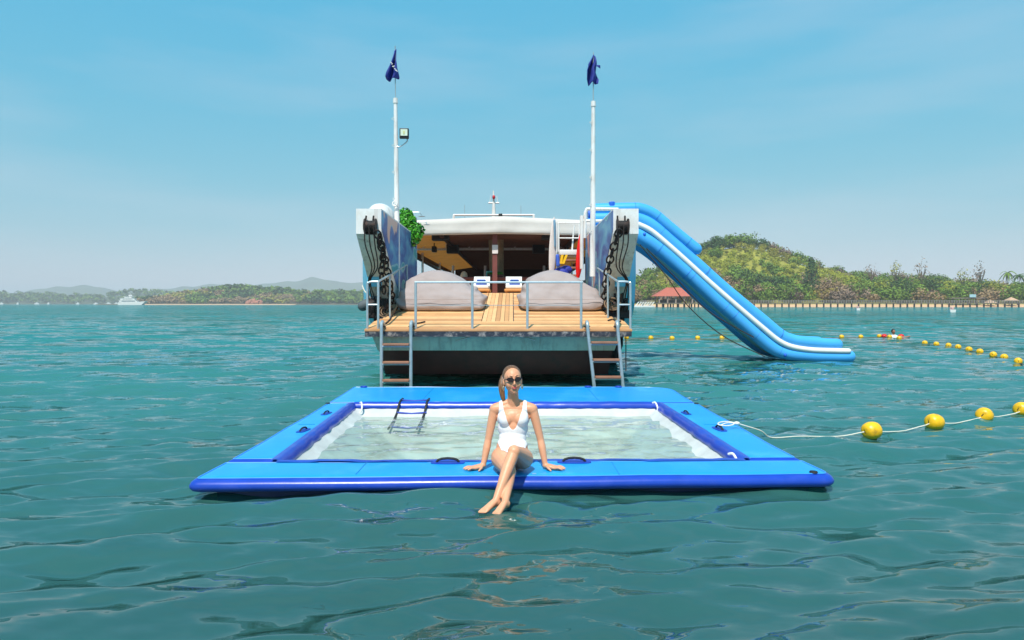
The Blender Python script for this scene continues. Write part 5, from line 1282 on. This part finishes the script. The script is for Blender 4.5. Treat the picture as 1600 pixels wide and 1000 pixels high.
# swimsuit follows the body surface
org = ORG[wm]; me = body.data; nv = len(me.vertices)
co = np.empty(nv * 3, np.float32); me.vertices.foreach_get('co', co); co = co.reshape(-1, 3) + np.array(org)
no = np.empty(nv * 3, np.float32); me.vertex_normals.foreach_get('vector', no); no = no.reshape(-1, 3)
x = np.abs(co[:, 0] - .008); y = co[:, 1]; z = co[:, 2]
outer = np.interp(z, [.17, .215, .26, .31, .365, .40, .53, .575, .62, .72], [.018, .026, .055, .088, .118, .140, .138, .128, .122, .114])
inner = np.interp(z, [.482, .488, .494, .508, .54, .59, .64, .72], [-.02, 0, .014, .026, .040, .058, .076, .092])
front = y < np.interp(z, [.2, .4, .6, .7], [5.78, 5.81, 5.845, 5.86])
inn = np.where(front, inner, np.interp(z, [.56, .60, .65, .72], [-.05, 0, .07, .094]))
g_ = np.minimum.reduce([outer - x, x - inn, z - .17, .76 - z, y - 5.625 - np.clip(x - .03, 0, .05)])
mbv = {}; suit = MB()
def sv_(i): 
    if i not in mbv: mbv[i] = len(suit.v); suit.v.append(tuple(co[i] + no[i] * .0042))
    return mbv[i]
def se_(i, j):
    k = (min(i, j), max(i, j))
    if k not in mbv:
        t = g_[i] / (g_[i] - g_[j]); p = co[i] + (co[j] - co[i]) * t; q = no[i] + (no[j] - no[i]) * t; mbv[k] = len(suit.v); suit.v.append(tuple(p + q * .0034))
    return mbv[k]
for p in me.polygons:
    vs = list(p.vertices); ins = [g_[i] > 0 for i in vs]
    if not any(ins): continue
    out = []
    for k, i in enumerate(vs):
        j = vs[(k + 1) % len(vs)]
        if g_[i] > 0: out.append(sv_(i))
        if (g_[i] > 0) != (g_[j] > 0): out.append(se_(i, j))
    if len(out) >= 3: suit.f.append(tuple(out))
swim_m = M('white_swimsuit', (.80, .79, .80), .6, var=.03, scale=12, bump=.08, bscale=40)
so = suit.build('swimsuit', swim_m, wm, smooth=180, fixn=False)
so.modifiers.new('thick', 'SOLIDIFY').thickness = .003; so.modifiers['thick'].offset = 0
# hair drawn back, ponytail
def hair_mat(n_, a_, b_):
    m = M(n_, a_, .42, var=.1); N = m.node_tree.nodes; L = m.node_tree.links; w = N.new('ShaderNodeTexNoise'); w.inputs['Scale'].default_value = 1.0; w.inputs['Detail'].default_value = 3
    t = [q for q in N if q.type == 'TEX_COORD'][0]; mq = N.new('ShaderNodeMapping'); mq.inputs['Scale'].default_value = (230, 60, 14); L.new(t.outputs['Object'], mq.inputs[0]); L.new(mq.outputs[0], w.inputs[0])
    r_ = N.new('ShaderNodeValToRGB'); r_.color_ramp.elements[0].position = .35; r_.color_ramp.elements[1].position = .65; r_.color_ramp.elements[0].color = (*a_, 1); r_.color_ramp.elements[1].color = (*b_, 1); L.new(w.outputs[0], r_.inputs[0])
    L.new(r_.outputs[0], N['Principled BSDF'].inputs['Base Color']); bp = N.new('ShaderNodeBump'); bp.inputs['Strength'].default_value = .6; bp.inputs['Distance'].default_value = .004; L.new(w.outputs[0], bp.inputs['Height']); L.new(bp.outputs[0], N['Principled BSDF'].inputs['Normal']); return m
hair = hair_mat('light_brown_hair', C(72, 48, 32), C(138, 98, 64))
hm = MB(); hm.ell(hd(0, .026, .042), (.0805, .088, .085), hr_, n=28, m=18); hm.ell(hd(0, .045, .0), (.070, .070, .075), hr_); hm.ell(hd(0, .095, .05), (.032, .03, .032), hr_)
ho = organic(hm, 'hair', hair, wm, .006, 3)
pt_ = spline([hd(-.01, .115, .055), hd(-.055, .125, .03), hd(-.083, .098, -.04), hd(-.085, .075, -.11), hd(-.080, .06, -.165), hd(-.076, .055, -.20)], 5); n_ = len(pt_)
pony = MB()
for k in range(14):
    a_ = 6.28 * k / 14; off = V((math.cos(a_), math.sin(a_), 0)); pony.tube([p + off * (.016 + .012 * (q_ / n_)) * (.4 + .6 * math.sin(math.pi * min(1, .15 + q_ / n_))) for q_, p in enumerate(pt_)], [max(.0015, .008 * (1 - .8 * q_ / n_)) for q_ in range(n_)], 5)
pony.tube(pt_, [max(.006, 0.024 * math.sin(math.pi * (.22 + .74 * k / (n_ - 1))) ** .8) for k in range(n_)], 12); pony.build('ponytail', hair, ho)
# sunglasses
gl_ = M('black_sunglass', (.006, .006, .008), .12, var=0)
sg = MB()
for s in (-1, 1):
    n = 18; ring = []
    for k in range(n):
        a = 2 * math.pi * k / n; u = math.cos(a) * .0285; w_ = math.sin(a) * .0190 * (1 - .25 * math.cos(a)) + .007 * max(0, math.cos(a)) ** 2
        ring.append((s * (.034 + u * 1.08), -.104 + .018 * ((.0315 + u) / .06) ** 2, .006 + w_))
    fr_ = [hd(*p) for p in ring]; bk_ = [hd(p[0], p[1] + .006, p[2]) for p in ring]
    sg.add(fr_ + bk_, [tuple(range(n)), tuple(range(2 * n - 1, n - 1, -1))] + [(k, (k + 1) % n, n + (k + 1) % n, n + k) for k in range(n)])
sgo = sg.build('sunglasses', gl_, wm, smooth=30)
MB().tube([hd(-.008, -.104, .010), hd(0, -.107, .012), hd(.008, -.104, .010)], .0035, 6).build('bridge', gl_, sgo)
for s in (-1, 1): MB().tube([hd(s * .058, -.088, .014), hd(s * .073, -.04, .010), hd(s * .075, .01, .0)], .003, 6).build('temple', gl_, sgo)
lip = M('rose_lips', C(176, 78, 76), .35, var=.05)
lp = MB(); lp.ell(hd(0, -.0895, -.0585), (.023, .007, .0055), hr_, n=14, m=8); lp.ell(hd(0, -.0900, -.0675), (.019, .0075, .0065), hr_, n=14, m=8); lp.build('lips', lip, wm)
br = M('brow_brown', C(96, 62, 42), .6)
for s in (-1, 1): MB().tube([hd(s * .012, -.091, .034), hd(s * .032, -.086, .040), hd(s * .052, -.072, .034)], .0028, 5).build('eyebrow', br, wm)
ear = M('pale_gold', C(232, 214, 180), .25, metal=.7)
for s in (-1, 1): MB().torus(hd(s * .080, -.004, -.062), .016, .0045, hr_ @ V((.5, .9, 0)), (0, 0, 1), n=16, m=6).build('earring', ear, wm)
